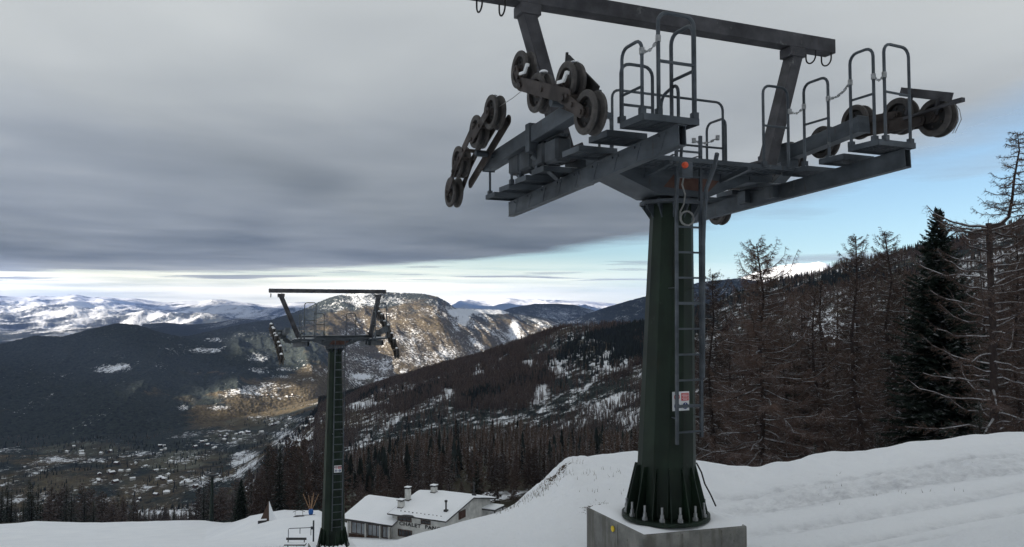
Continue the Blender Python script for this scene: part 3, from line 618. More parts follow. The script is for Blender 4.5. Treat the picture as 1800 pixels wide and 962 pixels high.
#@@OBJECTS
# ------------------------------------------------------------------ lift pylons
TH = math.radians(22.9)
def arc_hoop(p0, p1, h, r=0.10, n=4):                    # inverted U between two feet
    p0 = Vector(p0); p1 = Vector(p1); d = (p1 - p0).normalized(); up = Vector((0, 0, 1)); q = [p0]
    for i in range(n + 1):
        t = i / n * math.pi / 2; q.append(p0 + up * (h - r + r * math.sin(t)) + d * (r - r * math.cos(t)))
    for i in range(n + 1):
        t = i / n * math.pi / 2; q.append(p1 + up * (h - r + r * math.cos(t)) - d * (r - r * math.sin(t)))
    return q + [p1]
def hoop(parent, p0, p1, h, mids=(0.5,), rad=0.017):
    b = MB(); p0 = Vector(p0); p1 = Vector(p1)
    lo = min(p0.z, p1.z); b.tube(arc_hoop(p0, p1, h), rad, 8)
    for m_ in mids: b.tube([p0 + Vector((0, 0, h * m_)), p1 + Vector((0, 0, h * m_))], rad * 0.85, 8)
    for p in (p0, p1): b.box(p + Vector((0, 0, 0.02)), (0.055, 0.055, 0.06))
    return b.build('guard_rail', M['steel'], parent, True)
def chain(parent, p0, p1):
    b = MB(); p0 = Vector(p0); p1 = Vector(p1); n = 7
    for i in range(n):
        t0 = i / n; t1 = (i + 0.8) / n
        f = lambda t: p0.lerp(p1, t) - Vector((0, 0, 0.05 * math.sin(math.pi * t)))
        b.bar(f(t0), f(t1), 0.012 if i % 2 else 0.03, 0.03 if i % 2 else 0.012)
    for p in (p0, p1): b.cyl(p - Vector((0, 0, 0.03)), p + Vector((0, 0, 0.03)), 0.026, 8)
    return b.build('chain', M['galv'], parent)
def wheel_mesh():
    b = MB(); R = 0.215
    prof = [(-.048, .0), (-.048, .045), (-.030, .055), (-.022, .075), (-.022, .135), (-.034, .143), (-.050, .150), (-.056, R - .028), (-.052, R - .006), (-.040, R), (-.028, R - .004), (-.016, R - .034), (.016, R - .034), (.028, R - .004), (.040, R), (.052, R - .006), (.056, R - .028), (.050, .150), (.034, .143), (.022, .135), (.022, .075), (.030, .055), (.048, .045), (.048, 0)]
    ms = [2, 2, 1, 1, 1, 2, 0, 0, 0, 0, 0, 1, 0, 0, 0, 0, 0, 2, 1, 1, 1, 2, 2]
    prof = [(x * 1.35, r if abs(x) > .02 else r - .02) for x, r in prof]
    b.lathe((0, 0, 0), (1, 0, 0), prof, 40, 0, ms)
    for k in range(5):                                   # bolts in the recessed disc
        a = 2 * math.pi * k / 5
        for s in (-1, 1): b.cyl((s * .026, .1 * math.cos(a), .1 * math.sin(a)), (s * .045, .1 * math.cos(a), .1 * math.sin(a)), .012, 6, 2)
    b.cyl((-.098, 0, 0), (.098, 0, 0), .022, 10, 2)
    return b.mesh('wheel', [M['rubber'], M['black'], M['rocker_steel']], True)
WHEEL = wheel_mesh()
def wheel(parent, u, v, w, snow=None):
    o = put(bpy.data.objects.new('wheel', WHEEL), parent); o.location = (u, v, w); return o
def plate(b, u, p0, p1, h, t=0.014, m=0, rnd=True):      # rocker side plate in the v-w plane with rounded ends
    (v0, w0), (v1, w1) = p0, p1; d = Vector((0, v1 - v0, w1 - w0)).normalized(); nrm = Vector((0, -d.z, d.y)); P = []
    for q, s in ((Vector((u, v0, w0)), -1), (Vector((u, v1, w1)), 1)):
        for i in range(7):
            a = math.pi / 2 - math.pi * i / 6
            P.append(q + d * (s * math.cos(a) * h / 2 * 0.9) + nrm * (s * math.sin(a) * h / 2))
    b.prism([p - Vector((t / 2, 0, 0)) for p in P], (t, 0, 0), m)
def bolt(b, u, v, w, r=0.025, l=0.03, m=0):
    b.cyl((u - l, v, w), (u + l, v, w), r, 8, m)
def snow_lumps(parent, pts):
    for p, s in pts:
        b = MB(); b.lathe(p, (0, 0, 1), [(-.3 * s[2], 0), (-.2 * s[2], s[0] * .9), (.2 * s[2], s[0]), (.7 * s[2], s[0] * .6), (s[2], 0)], 8); b.build('snow_clump', M['snow'], parent, True)

def shaft_part(root, H, r0, r1, lean, nside=12):
    b = MB(); b.tube([(0, 0, 0.0), (lean, 0, H)], [r0, r1], nside)
    sh = b.build('shaft', M['green_paint'], root)
    return sh
def base_part(root, r0, gh):
    b = MB(); R = r0 + 0.165
    b.lathe((0, 0, 0), (0, 0, 1), [(-.02, r0 - .05), (-.02, R), (.03, R), (.03, r0 - .05)], 40)
    for k in range(14):
        a = 2 * math.pi * (k + .5) / 14; c, s = math.cos(a), math.sin(a); tn = Vector((-s, c, 0)) * 0.007
        P = [Vector((c * (r0 - .03), s * (r0 - .03), .03)), Vector((c * (R - .035), s * (R - .035), .03)), Vector((c * (R - .035), s * (R - .035), .09)), Vector((c * (r0 - .0), s * (r0 - .0), gh)), Vector((c * (r0 - .07), s * (r0 - .07), gh))]
        b.prism([p - tn for p in P], tn * 2)
    bp = b.build('base_flange', M['green_paint'], root)
    bb = MB(); bb.cyl((0, 0, .02), (0, 0, .055), .036, 6); bb.cyl((0, 0, .05), (0, 0, .105), .024, 6); bb.cyl((0, 0, .1), (0, 0, .19), .014, 8)
    me = bb.mesh('anchor_bolt', M['galv'])
    for k in range(14):
        a = 2 * math.pi * k / 14; o = put(bpy.data.objects.new('anchor_bolt', me), bp); o.location = ((r0 + .105) * math.cos(a), (r0 + .105) * math.sin(a), 0.008)
    return bp
def ladder_part(root, L0, L1, top, v, rail=0.03, step=0.304):
    b = MB(); (x0, z0), (x1, z1) = L0, L1
    ld = MB(); ld.bar((x0, v, z0), (x0 + (top - z0) * 0.008, v, top), rail, rail * 1.2, 0, (0, 1, 0)); ld.bar((x1, v, z1), (x1 + (top - z1) * 0.008, v, top), rail * 1.15, rail * 1.2, 0, (0, 1, 0))
    lad = ld.build('ladder', M['steel'], root)
    z = z0 + 0.14; k = 0
    while z < top - 0.1:
        r = MB(); dx = (z - z0) * 0.008; thick = 0.034 if k % 4 == 1 else 0.022
        r.bar((x0 + dx + rail / 2, v, z), (x1 + dx - rail / 2, v, z), 0.026, thick); r.build('rung', M['steel'], lad); z += step; k += 1
    for zz in (z0 + 0.30, (z0 + top) / 2, top - 0.25):
        for x in (x0, x1): br = MB(); br.bar((x, v + 0.012, zz), (x * 0.85 + 0.03, -0.2, zz), 0.03, 0.006); br.build('bracket', M['steel'], lad)
    return lad
def sign_part(root, x, y, z, w, h, rz=0.0):
    s = empty('warning_sign', (x, y, z), rz); s.parent = root
    b = MB(); b.box((0, 0, 0), (w, 0.004, h)); pl = b.build('panel', M['sign_white'], s)
    y0 = -0.0045
    b = MB(); b.box((w * .24, y0, h * .22), (w * .44, 0.003, h * .40))
    b.build('red_notice', M['sign_red'], s)
    b = MB()                                             # lines of white print on the red notice
    for i, ww in enumerate((.34, .38, .30, .36, .28)): b.box((w * .24, y0 - .0022, h * (.36 - .07 * i)), (w * ww, 0.001, h * .022))
    b.build('print', M['sign_white'], s)
    def disc(name, cx, cz, r, mt, ring=False):
        b = MB()
        if ring: b.lathe((cx, y0, cz), (0, 1, 0), [(-.001, r * .8), (-.001, r), (.001, r), (.001, r * .8)], 24)
        else: b.lathe((cx, y0, cz), (0, 1, 0), [(-.001, 0), (-.001, r), (.001, r), (.001, 0)], 24)
        if ring: b.bar((cx - r * .6, y0, cz + r * .6), (cx + r * .6, y0, cz - r * .6), .002, r * .2, 0, (0, 0, 1))
        b.build(name, mt, s)
    disc('prohibition_ring', -w * .24, h * .23, w * .165, M['sign_red'], True)
    disc('blue_disc', -w * .24, -h * .25, w * .165, M['sign_blue']); disc('blue_disc', w * .26, -h * .25, w * .165, M['sign_blue'])
    b = MB(); yy = y0 - .003; r = w * .165                # white walking figure and helmeted head
    cx, cz = w * .26, -h * .25
    b.lathe((cx, yy, cz + r * .62), (0, 1, 0), [(-.0005, 0), (-.0005, r * .16), (.0005, r * .16), (.0005, 0)], 12)
    for p, q in (((0, .4), (0, -.1)), ((0, .3), (-.35, 0)), ((0, .3), (.35, .05)), ((0, -.1), (-.3, -.7)), ((0, -.1), (.28, -.7))):
        b.bar((cx + p[0] * r, yy, cz + p[1] * r), (cx + q[0] * r, yy, cz + q[1] * r), .001, r * .17)
    b.build('walking_figure', M['sign_white'], s); b = MB()
    cx = -w * .24
    b.lathe((cx, yy, cz), (0, 1, 0), [(-.0005, 0), (-.0005, r * .45), (.0005, r * .45), (.0005, 0)], 14)
    b.box((cx, yy, cz - r * .5), (r * .9, .001, r * .3))
    b.build('pictogram', M['sign_white'], s)
    return s

def pylon_head(root, Z, lean, trains, mo=0.0, bx=(-2.72, 2.66), bt=.20):
    """everything above the shaft; Z lifts the whole head (0 = height of the near pylon)"""
    z = lambda w: w + Z
    b = MB()                                             # flared crossarm of welded plate
    P = [(-1.36, 4.36), (1.36, 4.36), (1.36, 4.16), (.95, 4.13), (.34, 3.90), (-.34, 3.90), (-.95, 4.13), (-1.36, 4.16)]
    b.prism([Vector((p, -.27, z(q))) for p, q in P], (0, .54, 0))
    b.lathe((0, 0, z(3.84)), (0, 0, 1), [(-.02, .2), (-.02, .40), (.02, .40), (.02, .2)], 24)
    for k in range(12):
        a = 2 * math.pi * k / 12; c, s = math.cos(a), math.sin(a); tn = Vector((-s, c, 0)) * .006
        Q = [Vector((c * .24, s * .24, z(3.82))), Vector((c * .385, s * .385, z(3.82))), Vector((c * .24, s * .24, z(3.60)))]
        b.prism([q - tn for q in Q], tn * 2)
        b.cyl((c * .35, s * .35, z(3.78)), (c * .35, s * .35, z(3.885)), .018, 6)
    for u in (-1.0, -.55, .55, 1.0):
        for v in (-.272, .272): b.bar((u, v, z(4.16)), (u, v, z(4.34)), .012, .02, 0, (0, 1, 0))
    b.bar((-1.36, -.29, z(4.35)), (1.36, -.29, z(4.35)), .05, .014); b.bar((-1.36, .29, z(4.35)), (1.36, .29, z(4.35)), .05, .014)
    ca = b.build('crossarm', M['steel'], root)
    b = MB()                                             # primer-red and scraped patches under the arm
    b.prism([Vector((-.30, -.274, z(4.00))), Vector((.35, -.274, z(3.97))), Vector((.52, -.274, z(4.12))), Vector((-.15, -.274, z(4.16)))], (0, .003, 0))
    b.build('primer_patch', M['rust'], ca)
    for s in (-1, 1):                                    # long channels along the rope line, falling away down the line
        b = MB(); p0 = Vector((1.47 * s, -2.28, z(4.125))); p1 = Vector((1.47 * s, 1.78, z(3.905)))
        b.bar(p0, p1, .012, .19); 
        for dz in (.095, -.095): b.bar(p0 + Vector((-s * .035, 0, dz)), p1 + Vector((-s * .035, 0, dz)), .09, .010)
        b.bar(p0 + Vector((-s * .078, 0, 0)), p1 + Vector((-s * .078, 0, 0)), .008, .178)
        for i in range(9):
            t = (i + .6) / 9.2; q = p0.lerp(p1, t); b.bar(q + Vector((s * .008, -.05, .07)), q + Vector((s * .008, .02, -.08)), .006, .010); b.cyl(q + Vector((0, .05, .06)), q + Vector((s * .02, .05, .06)), .012, 6)
            b.box(q + Vector((s * .010, -.055, .065)), (.006, .03, .03))
        for v in (-.27, .27): b.bar((1.40 * s, v, z(4.03)), (1.30 * s, v, z(4.03)), .16, .16)
        b.build('rail_beam', M['steel'], root)
    steps = ((-2.05, 4.295, .46), (-1.40, 4.255, .38), (-.80, 4.215, .40), (.05, 4.145, .34), (.55, 4.115, .34), (1.08, 4.085, .34), (1.58, 4.050, .34))
    def tread(u, v, w, du, dv):
        b = MB(); n = 9
        for q in (-1, 1): b.box((u, v + q * dv / 2, z(w)), (du, .006, .062)); b.box((u + q * du / 2, v, z(w)), (.006, dv - .008, .062))
        for i in range(n): b.box((u, v - dv / 2 + dv * (i + .5) / n, z(w) + .012), (du - .008, .016, .03))
        for i in range(5): b.box((u - du / 2 + du * (i + .5) / 5, v, z(w) + .006), (.006, dv - .01, .022))
        b.box((u, v, z(w) + .033), (du * .93, dv * .9, .008), 1)
        return b.build('tread', [M['steel'], M['snow']], root)
    for i, (v, w, dv) in enumerate(steps):
        wd = .62 if i == 0 else .46
        tread(-1.55 + (.08 if i == 0 else -.05), v + (.09 if i == 0 else 0), w, wd, dv - (.04 if i == 0 else 0))
        if i < 6: tread(1.47 if i else 1.40, v + (.0 if i else .08), w, .54 if i == 0 else .46, dv - (0 if i else .04))
    b = MB()                                             # grating walkway beside the crossarm
    for i in range(30): b.box((-1.15 + i * .08, -.56, z(4.235)), (.012, .50, .03))
    for v in (-.81, -.56, -.31): b.box((0, v, z(4.235)), (2.5, .012, .05))
    for s in (-1, 1): b.bar((s * .55, -.81, z(4.20)), (s * .55, -.28, z(4.12)), .05, .05)
    b.build('walkway', M['steel'], root)
    b = MB(); b.box((1.15, -.52, z(4.262)), (.62, .46, .008)); b.build('cover_plate', M['steel_dark'], root)
    # masts and the maintenance beam they carry
    for s in (-1, 1):
        b = MB(); b.bar((s * 1.45, 0, z(4.25)), (s * 2.02 + mo, 0, z(6.05)), .165, .20, 0, (0, 1, 0)); b.bar((s * 1.45, 0, z(4.38)), (s * 1.47, 0, z(4.42)), .30, .30, 0, (0, 1, 0))
        b.box((s * 1.98 + mo, 0, z(6.0)), (.26, .225, .13))
        b.build('mast', M['mast_steel'], root, bevel=.008)
    b = MB(); b.bar((bx[0], 0, z(6.265) - bt / 2), (bx[1], 0, z(6.265) - bt / 2), bt, bt)
    tb = b.build('top_beam', M['mast_steel'], root, bevel=.008)
    for s in (-1, 1):
        for u in ((2.58, 2.30) if bt == .20 or s < 0 else (2.02,)):
            hk = MB(); P = [Vector((s * u, .0 - .09, z(6.07)))]
            for i in range(9): a = math.pi * i / 8; P.append(Vector((s * u, -.09 * math.cos(a), z(6.0) - .09 * math.sin(a))))
            P.append(Vector((s * u, .09, z(6.07)))); hk.tube(P, .011, 6); hk.build('hook', M['black'], tb, True)
    # sheave assemblies
    for s, T in trains:
        uw = T['u']; ins = -1 if uw > 0 else 1            # ins: direction towards the tower
        b = MB(); ub = uw + ins * .30; (v0, w0), (v1, w1) = T['beam']
        b.bar((ub, v0, z(w0)), (ub, v1, z(w1)), .16, .185)
        d = Vector((0, v1 - v0, w1 - w0)).normalized()
        for q, e in ((Vector((ub, v0, z(w0))), -1), (Vector((ub, v1, z(w1))), 1)): b.bar(q - d * e * .004, q + d * e * .02, .18, .21)
        for q in T.get('pins', []): b.cyl((ub, q[0], z(q[1])), (uw - ins * .02, q[0], z(q[1])), .045, 12)
        v = T.get('post', 0.2); wq = w0 + (w1 - w0) * (v - v0) / (v1 - v0)
        b.bar((ub, v, z(wq) - .20), (ub, v, z(wq) + .14), .20, .12, 0, (0, 1, 0)); b.bar((ub, v, z(wq) - .20), (ub + ins * .30, v * .4, z(4.1)), .14, .10, 0, (0, 1, 0))
        sa = b.build('sheave_assembly', M['steel'], root, bevel=.006)
        def rocker(p0, p1, h, offs, t=.014):
            b = MB(); ox = uw + sum(offs) / len(offs)
            for o in offs: plate(b, uw + o, p0, p1, h, t)
            for (v, w) in (p0, p1, ((p0[0] + p1[0]) / 2, (p0[1] + p1[1]) / 2)): b.cyl((uw + min(offs) - .022, v, w), (uw + max(offs) + .022, v, w), .026, 8)
            b.build('rocker', M['rocker_steel'], sa)
        for p0, p1, h in T['plates']: rocker(p0, p1, h, (-.10, .10))
        for p0, p1, h, off in T.get('back', []): rocker(p0, p1, h, (ins * off,), .02)
        for v, w in T['wheels']: wheel(sa, uw, v, w)

MAIN_TRAINS = [
 (-1, dict(u=-2.12, wheels=[(-.21, 5.23), (-.66, 4.85), (-1.37, 4.77), (-1.78, 4.38), (.68, 4.95), (1.22, 4.82), (1.93, 4.55), (2.24, 4.17)],
   plates=[((-.33, 5.03), (-1.50, 4.60), .15), ((-.21, 5.23), (-.36, 5.00), .10), ((-1.42, 4.60), (-1.78, 4.38), .12), ((.68, 4.95), (1.24, 4.72), .12), ((1.18, 4.86), (1.98, 4.42), .12), ((1.75, 4.56), (2.24, 4.17), .11)],
   back=[((.62, 4.86), (2.00, 4.27), .13, .16), ((-.7, 4.82), (-1.30, 4.56), .16, .13)], beam=((1.66, 4.49), (-1.30, 4.66)), pins=((-.95, 4.68), (1.32, 4.56)), post=.15)),
 (1, dict(u=2.15, wheels=[(-2.07, 4.67), (-1.58, 4.80), (-.94, 4.87), (-.38, 4.72), (.23, 4.63), (.85, 4.47), (1.35, 4.28), (1.84, 4.06)],
   plates=[((-2.07, 4.67), (-1.30, 4.72), .13), ((-1.58, 4.80), (-.94, 4.85), .10), ((-.94, 4.85), (-.38, 4.71), .12), ((.23, 4.63), (.85, 4.47), .12), ((1.35, 4.28), (1.84, 4.06), .12)],
   back=[((-1.95, 4.66), (-1.05, 4.70), .13, .12), ((.3, 4.55), (1.6, 4.2), .14, .13)], beam=((.45, 4.555), (-1.30, 4.735)), pins=((-1.2, 4.72), (.3, 4.56)), post=-.05))]

def main_pylon():
    r = ray(1170, 905); O = Vector(r * (9.9 / r[1])); Lx = Vector((math.cos(TH), math.sin(TH), 0))
    root = empty('lift_pylon', O + Lx * 0.13, TH, 'tall green ski lift pylon with grey steel head in the foreground, on concrete block', 'lift pylon', 'ski lift pylons')
    sx = -0.13
    b = MB(); b.tube([(sx, 0, 0), (0, 0, 3.84)], [.372, .262], 12); b.build('shaft', M['green_paint'], root)
    bp = base_part(root, .37, .62); bp.location.x = sx
    pylon_head(root, 0.0, 0, MAIN_TRAINS)
    ladder_part(root, (-.262, .93), (.085, 1.00), 4.62, -.45)
    b = MB(); b.tube([(.10, -.47, 1.70), (.125, -.47, 3.3), (.13, -.48, 3.55), (.08, -.60, 3.95), (-.06, -.95, 4.16), (-.10, -1.05, 4.28)], .026, 8)
    b.tube([(-.24, -.46, 3.7), (-.27, -.52, 4.0), (-.38, -.75, 4.25), (-.42, -.85, 4.55)], .018, 8); b.build('handrail', M['steel'], root, True)
    sign_part(root, -.175, -.408, 1.43, .235, .225)
    # guard rails
    H = lambda *a, **k: hoop(root, *a, **k)
    w = 4.335
    H((-1.76, -1.76, w), (-1.76, -2.12, w), .70, (.36,)); H((-1.76, -1.74, w), (-1.40, -1.74, w), .58, (.30,))
    H((-1.60, -2.15, w), (-1.195, -2.15, w), .97, (.52,), rad=.020); H((-1.19, -1.76, w), (-1.19, -2.13, w), .92, (.50,), rad=.020)
    H((-1.18, -1.86, w), (-1.14, -1.50, w - .05), .42, ())
    H((-.82, 0.05, 4.36), (.84, 0.05, 4.36), .86, (.30,)); H((.86, .02, 4.36), (.86, .42, 4.36), .66, (.12,))
    H((-.84, .05, 4.36), (-.84, .34, 4.36), .55, ())
    H((.76, -.82, 4.24), (1.14, -.82, 4.24), .98, (.50,)); H((1.28, -.94, 4.26), (1.28, -1.33, 4.26), .99, (.50,))
    H((1.16, -1.78, w - .01), (1.16, -2.10, w - .01), 1.02, (.50,)); H((1.24, -2.17, w - .01), (1.64, -2.14, w - .01), 1.05, (.50,))
    H((-1.80, .90, 4.12), (-1.80, 1.66, 4.08), .46, ()); H((-1.80, .10, 4.16), (-1.80, .62, 4.14), .50, (.5,))
    chain(root, (1.15, -.84, 4.93), (1.28, -.94, 4.98)); chain(root, (1.28, -1.33, 4.98), (1.16, -1.78, 5.04)); chain(root, (1.16, -2.10, 5.02), (1.24, -2.17, 5.03))
    chain(root, (-1.76, -2.12, 4.92), (-1.60, -2.15, 5.05)); chain(root, (.20, -.20, 4.62), (.60, -.15, 4.70))
    # hanging cylinders of the tension gear beside the left beam
    b = MB()
    for i in range(4):
        v = .98 - i * .36; b.bar((-1.72, v, 4.37 - .015 * i), (-1.72, v - .33, 4.37 - .015 * i), .20, .28)
        b.cyl((-1.72, v - .17, 4.25), (-1.72, v - .17, 4.17), .05, 10)
    b.bar((-1.72, 1.05, 4.53), (-1.72, -.50, 4.48), .12, .05)
    b.build('ballast_box', M['steel_dark'], root, bevel=.03)
    # deflector flaps, tie rods, plastic clips
    b = MB(); b.bar((-1.98, -1.02, 5.12), (-1.98, -1.66, 4.62), .02, .135); b.bar((-1.98, -1.0, 5.10), (-1.98, -1.02, 5.21), .02, .03); b.build('cable_catcher', M['black'], root)
    b = MB(); b.bar((-1.95, -1.45, 4.66), (-1.95, -1.80, 4.38), .03, .03); b.box((-1.95, -1.82, 4.36), (.05, .06, .05)); b.build('tie_rod', M['steel'], root)
    b = MB(); b.bar((2.02, -1.70, 5.05), (2.02, -2.36, 4.82), .02, .10); b.bar((2.02, -1.85, 5.0), (2.08, -1.72, 4.78), .03, .06); b.bar((2.02, -2.2, 4.86), (2.08, -2.1, 4.7), .03, .06); b.build('cable_catcher', M['mast_steel'], root)
    b = MB(); b.bar((2.0, -1.75, 4.72), (2.0, -2.50, 4.76), .025, .03); b.box((2.0, -2.44, 4.757), (.05, .14, .045)); b.build('tie_rod', M['mast_steel'], root)
    b = MB(); 
    for dx in (0, .03): b.tube([(2.0, -2.40, 4.75), (2.0, -2.46 + dx, 4.66), (2.0, -2.48 + dx, 4.55), (2.0, -2.40 + dx, 4.42)], .004, 5)
    b.build('loose_wire', M['cable'], root, True)
    for (v, ww) in ((-.40, 5.13), (-1.35, 4.78)):
        b = MB(); b.bar((-2.24, v + .03, ww), (-2.24, v - .12, ww - .02), .02, .03); b.bar((-2.24, v - .10, ww - .02), (-2.24, v - .17, ww + .05), .02, .045); b.bar((-2.24, v - .17, ww + .05), (-2.24, v - .21, ww + .03), .02, .03); b.build('clip', M['sign_white'], root)
    snow_lumps(root, [((-2.12, -.74, 5.06), (.05, 0, .03)), ((-2.08, -1.38, 4.985), (.05, 0, .02)), ((-2.1, .98, 4.98), (.03, 0, .03)), ((-2.12, .70, 5.165), (.04, 0, .015)), ((-1.95, -1.1, 4.75), (.04, 0, .02))])
    b = MB(); b.tube([(-2.12, -.3, 5.02), (-2.12, .1, 4.99), (-2.12, .55, 4.99)], .004, 5); b.build('thin_wire', M['cable'], root)
    # junction box with its orange lamp and the coiled cable
    b = MB(); b.box((-.40, -.87, 4.10), (.15, .07, .18)); bx = b.build('junction_box', M['steel'], root, bevel=.006)
    b = MB(); b.lathe((-.445, -.908, 4.145), (0, -1, 0), [(0, .036), (.03, .036), (.045, .025), (.05, 0)], 16); b.build('orange_lamp', M['orange'], bx, True)
    b = MB(); P = [(-.42, -.86, 4.02), (-.33, -.70, 3.96), (-.17, -.53, 3.88), (-.18, -.51, 3.76), (-.22, -.50, 3.68)]
    for k in range(2):
        for i in range(13): a = math.pi * 1.1 + 2 * math.pi * i / 12; P.append((-.13 + .095 * math.cos(a), -.50 - .012 * k, 3.60 + .085 * math.sin(a)))
    b.tube(P, .010, 6); b.build('cable', M['cable'], root, True)
    b = MB(); b.tube([(.26, -.10, .62), (.32, -.12, .50), (.36, -.13, .36), (.44, -.14, .22), (.50, -.16, .08)], .010, 6); b.build('cable', M['black'], root, True)
    # concrete foundation
    rt = empty('concrete_block', O + Lx * 0.13, TH, 'square grey concrete block under the nearest pylon, snow on top, yellow spot on its side', 'concrete block')
    c = [(-.74, -.47), (.61, -.62), (.66, .80), (-.73, .94)]
    def in_(k): return [(x * k - .06 * (1 - k), y * k + .16 * (1 - k)) for x, y in c]
    b = MB(); b.prism([Vector((x, y, -1.6)) for x, y in c], (0, 0, 1.545)); b.build('block', M['concrete'], rt, bevel=.02)
    for (ax, ay), (bx_, by_), t in ((c[0], c[1], .36), (c[0], c[1], .74), (c[0], c[3], .42)):
        x = ax + (bx_ - ax) * t; y = ay + (by_ - ay) * t; d = Vector((bx_ - ax, by_ - ay, 0)).normalized(); nn = Vector((d.y, -d.x, 0)) if (bx_, by_) == c[1] else Vector((-d.y, d.x, 0))
        b = MB(); p = Vector((x, y, 0)) + nn * .001; b.bar(p + Vector((0, 0, -1.5)), p + Vector((0, 0, -.085)), .014, .006, 0, nn); b.build('form_joint', M['concrete_stain'], rt)
    # snow lying on the block, thin at its rim
    b = MB(); n = 22; g = {}
    for i in range(n + 1):
        for j in range(n + 1):
            s, t = i / n, j / n; q = [Vector((*p, 0)) for p in in_(.985)]
            p = q[0].lerp(q[1], s).lerp(q[3].lerp(q[2], s), t); e = min(s, 1 - s, t, 1 - t)
            hgt = .004 + .042 * min(1, e / .10) ** .6 + .02 * (vnoise(np.array([p.x * 5]), np.array([p.y * 5]))[0] - .5) * min(1, e * 12)
            if e == 0: hgt = -.002
            rr = math.hypot(p.x + .13, p.y); 
            if rr < .60: hgt *= .35 + .65 * max(0, (rr - .5) / .1) if rr > .5 else .35
            g[i, j] = len(b.v); b.v.append((p.x, p.y, -.055 + hgt))
    for i in range(n):
        for j in range(n): b.f.append((g[i, j], g[i + 1, j], g[i + 1, j + 1], g[i, j + 1])); b.m.append(0)
    b.build('snow_cap', M['snow'], rt, True)
    d = (Vector((-.73, .94, 0)) - Vector((-.74, -.47, 0))).normalized()
    p = Vector((-.742, .22, -.16)); b = MB(); b.cyl(p, p + Vector((-.012, 0, 0)), .035, 16); b.build('yellow_spot', M['yellow'], rt)
main_pylon()

def tower_trains(tilt):
    T = []
    for s in (-1, 1):
        u = (2.15 if s > 0 else -2.35); dz = 0 if s > 0 else -.42; W = []; v0 = -1.75
        for i in range(8):
            v = v0 + i * .5; base = 4.60 + dz + (v + .1) * tilt * (1 if s > 0 else .62) - .05 * ((i - 3.5) / 2) ** 2 + (.05 if i % 2 else -.02)
            W.append((v, base))
        P = [(W[i], W[i + 1], .11) for i in (0, 2, 4, 6)]
        mids = [((W[i][0] + W[i + 1][0]) / 2, (W[i][1] + W[i + 1][1]) / 2) for i in (0, 2, 4, 6)]
        P += [(mids[0], mids[1], .12), (mids[2], mids[3], .12)]
        T.append((s, dict(u=u, wheels=W, plates=P, beam=((1.0, 4.30), (-1.1, 4.62)), pins=((0, 4.56),), post=.15)))
    return T
def far_pylon(name_label, px, d, base_z, H, group, sign=True, block=None, scale=1.0):
    r = ray(px, 900); x = r[0] / r[1] * d
    root = empty('lift_pylon', (x, d, base_z), TH, name_label, 'lift pylon', group)
    root.scale = (scale,) * 3
    Z = H - 3.84
    b = MB(); b.tube([(0, 0, 0), (0, 0, H)], [.50, .27], 12); b.build('shaft', M['green_paint'], root)
    base_part(root, .50, .75)
    T = tower_trains(.47)
    TZ = []
    for s, t in T:
        t = dict(t); t['wheels'] = [(v, w + Z) for v, w in t['wheels']]; t['plates'] = [((a[0], a[1] + Z), (c[0], c[1] + Z), h) for a, c, h in t['plates']]; TZ.append((s, t))
    pylon_head(root, Z, 0, TZ, -.2, (-2.66, 2.12), .165)
    # its ladder faces the camera side
    ladder_part(root, (-.16, .75), (.24, .75), H + .4, -.60, .030, .300)
    if sign: sign_part(root, .06, -.56, 3.2 if scale == 1 else 3, .30, .28)
    w = 4.335 + Z
    for s in (-1, 1):
        hoop(root, (s * 1.70, -1.84, w), (s * 1.70, -2.26, w), .9); hoop(root, (s * 1.58, -2.27, w), (s * 1.15, -2.27, w), 1.35, (.5,)); hoop(root, (s * 1.15, -1.86, w), (s * 1.15, -2.25, w), 1.0); hoop(root, (s * .85, .02, 4.36 + Z), (s * .45, .02, 4.36 + Z), .9)
    return root, x
def near_z(x, y): return near_bvh.ray_cast(Vector((x, y, 500)), Vector((0, 0, -1)))[0].z
rt2, x2 = far_pylon('second green ski lift pylon lower on the piste, just left of the chalet', 586, 33, -9.62, 8.05, 'ski lift pylons')
# snow caught on the second pylon
for s, T in tower_trains(.47):
    for v, w in T['wheels']: snow_lumps(rt2, [((T['u'] + random.uniform(-.03, .03), v + random.uniform(-.08, .08), w + 8.05 - 3.84 + .2), (.065, 0, .06))])
for k in range(9):
    a = random.uniform(-2.6, -.3); snow_lumps(rt2, [((.62 * math.cos(a), .62 * math.sin(a), .04), (.10, 0, .13))])
b = MB(); b.box((0, 0, -.62), (1.75, 1.75, 1.2)); c2 = empty('concrete_block', (x2, 33, -9.62), TH, 'snow-covered concrete block at the foot of the second pylon down the piste', 'concrete block')
b.build('block', M['concrete'], c2, bevel=.03); b = MB(); b.box((0, 0, -.01), (1.7, 1.7, .05)); b.build('snow_cap', M['snow'], c2, bevel=.02)
rt3, x3 = far_pylon('small distant ski lift pylon beyond the lower edge of the piste', 372, 176, -46.9, 10.4, 'ski lift pylons', False)
b = MB(); b.box((0, 0, -.62), (2.2, 2.2, 1.2)); c3 = b.build('concrete_block', M['concrete'], None, bevel=.03); c3.location = (x3, 176, -46.9); c3.rotation_euler.z = TH
tag(c3, 'small grey concrete footing under the farthest pylon at the edge of the piste', 'concrete block')

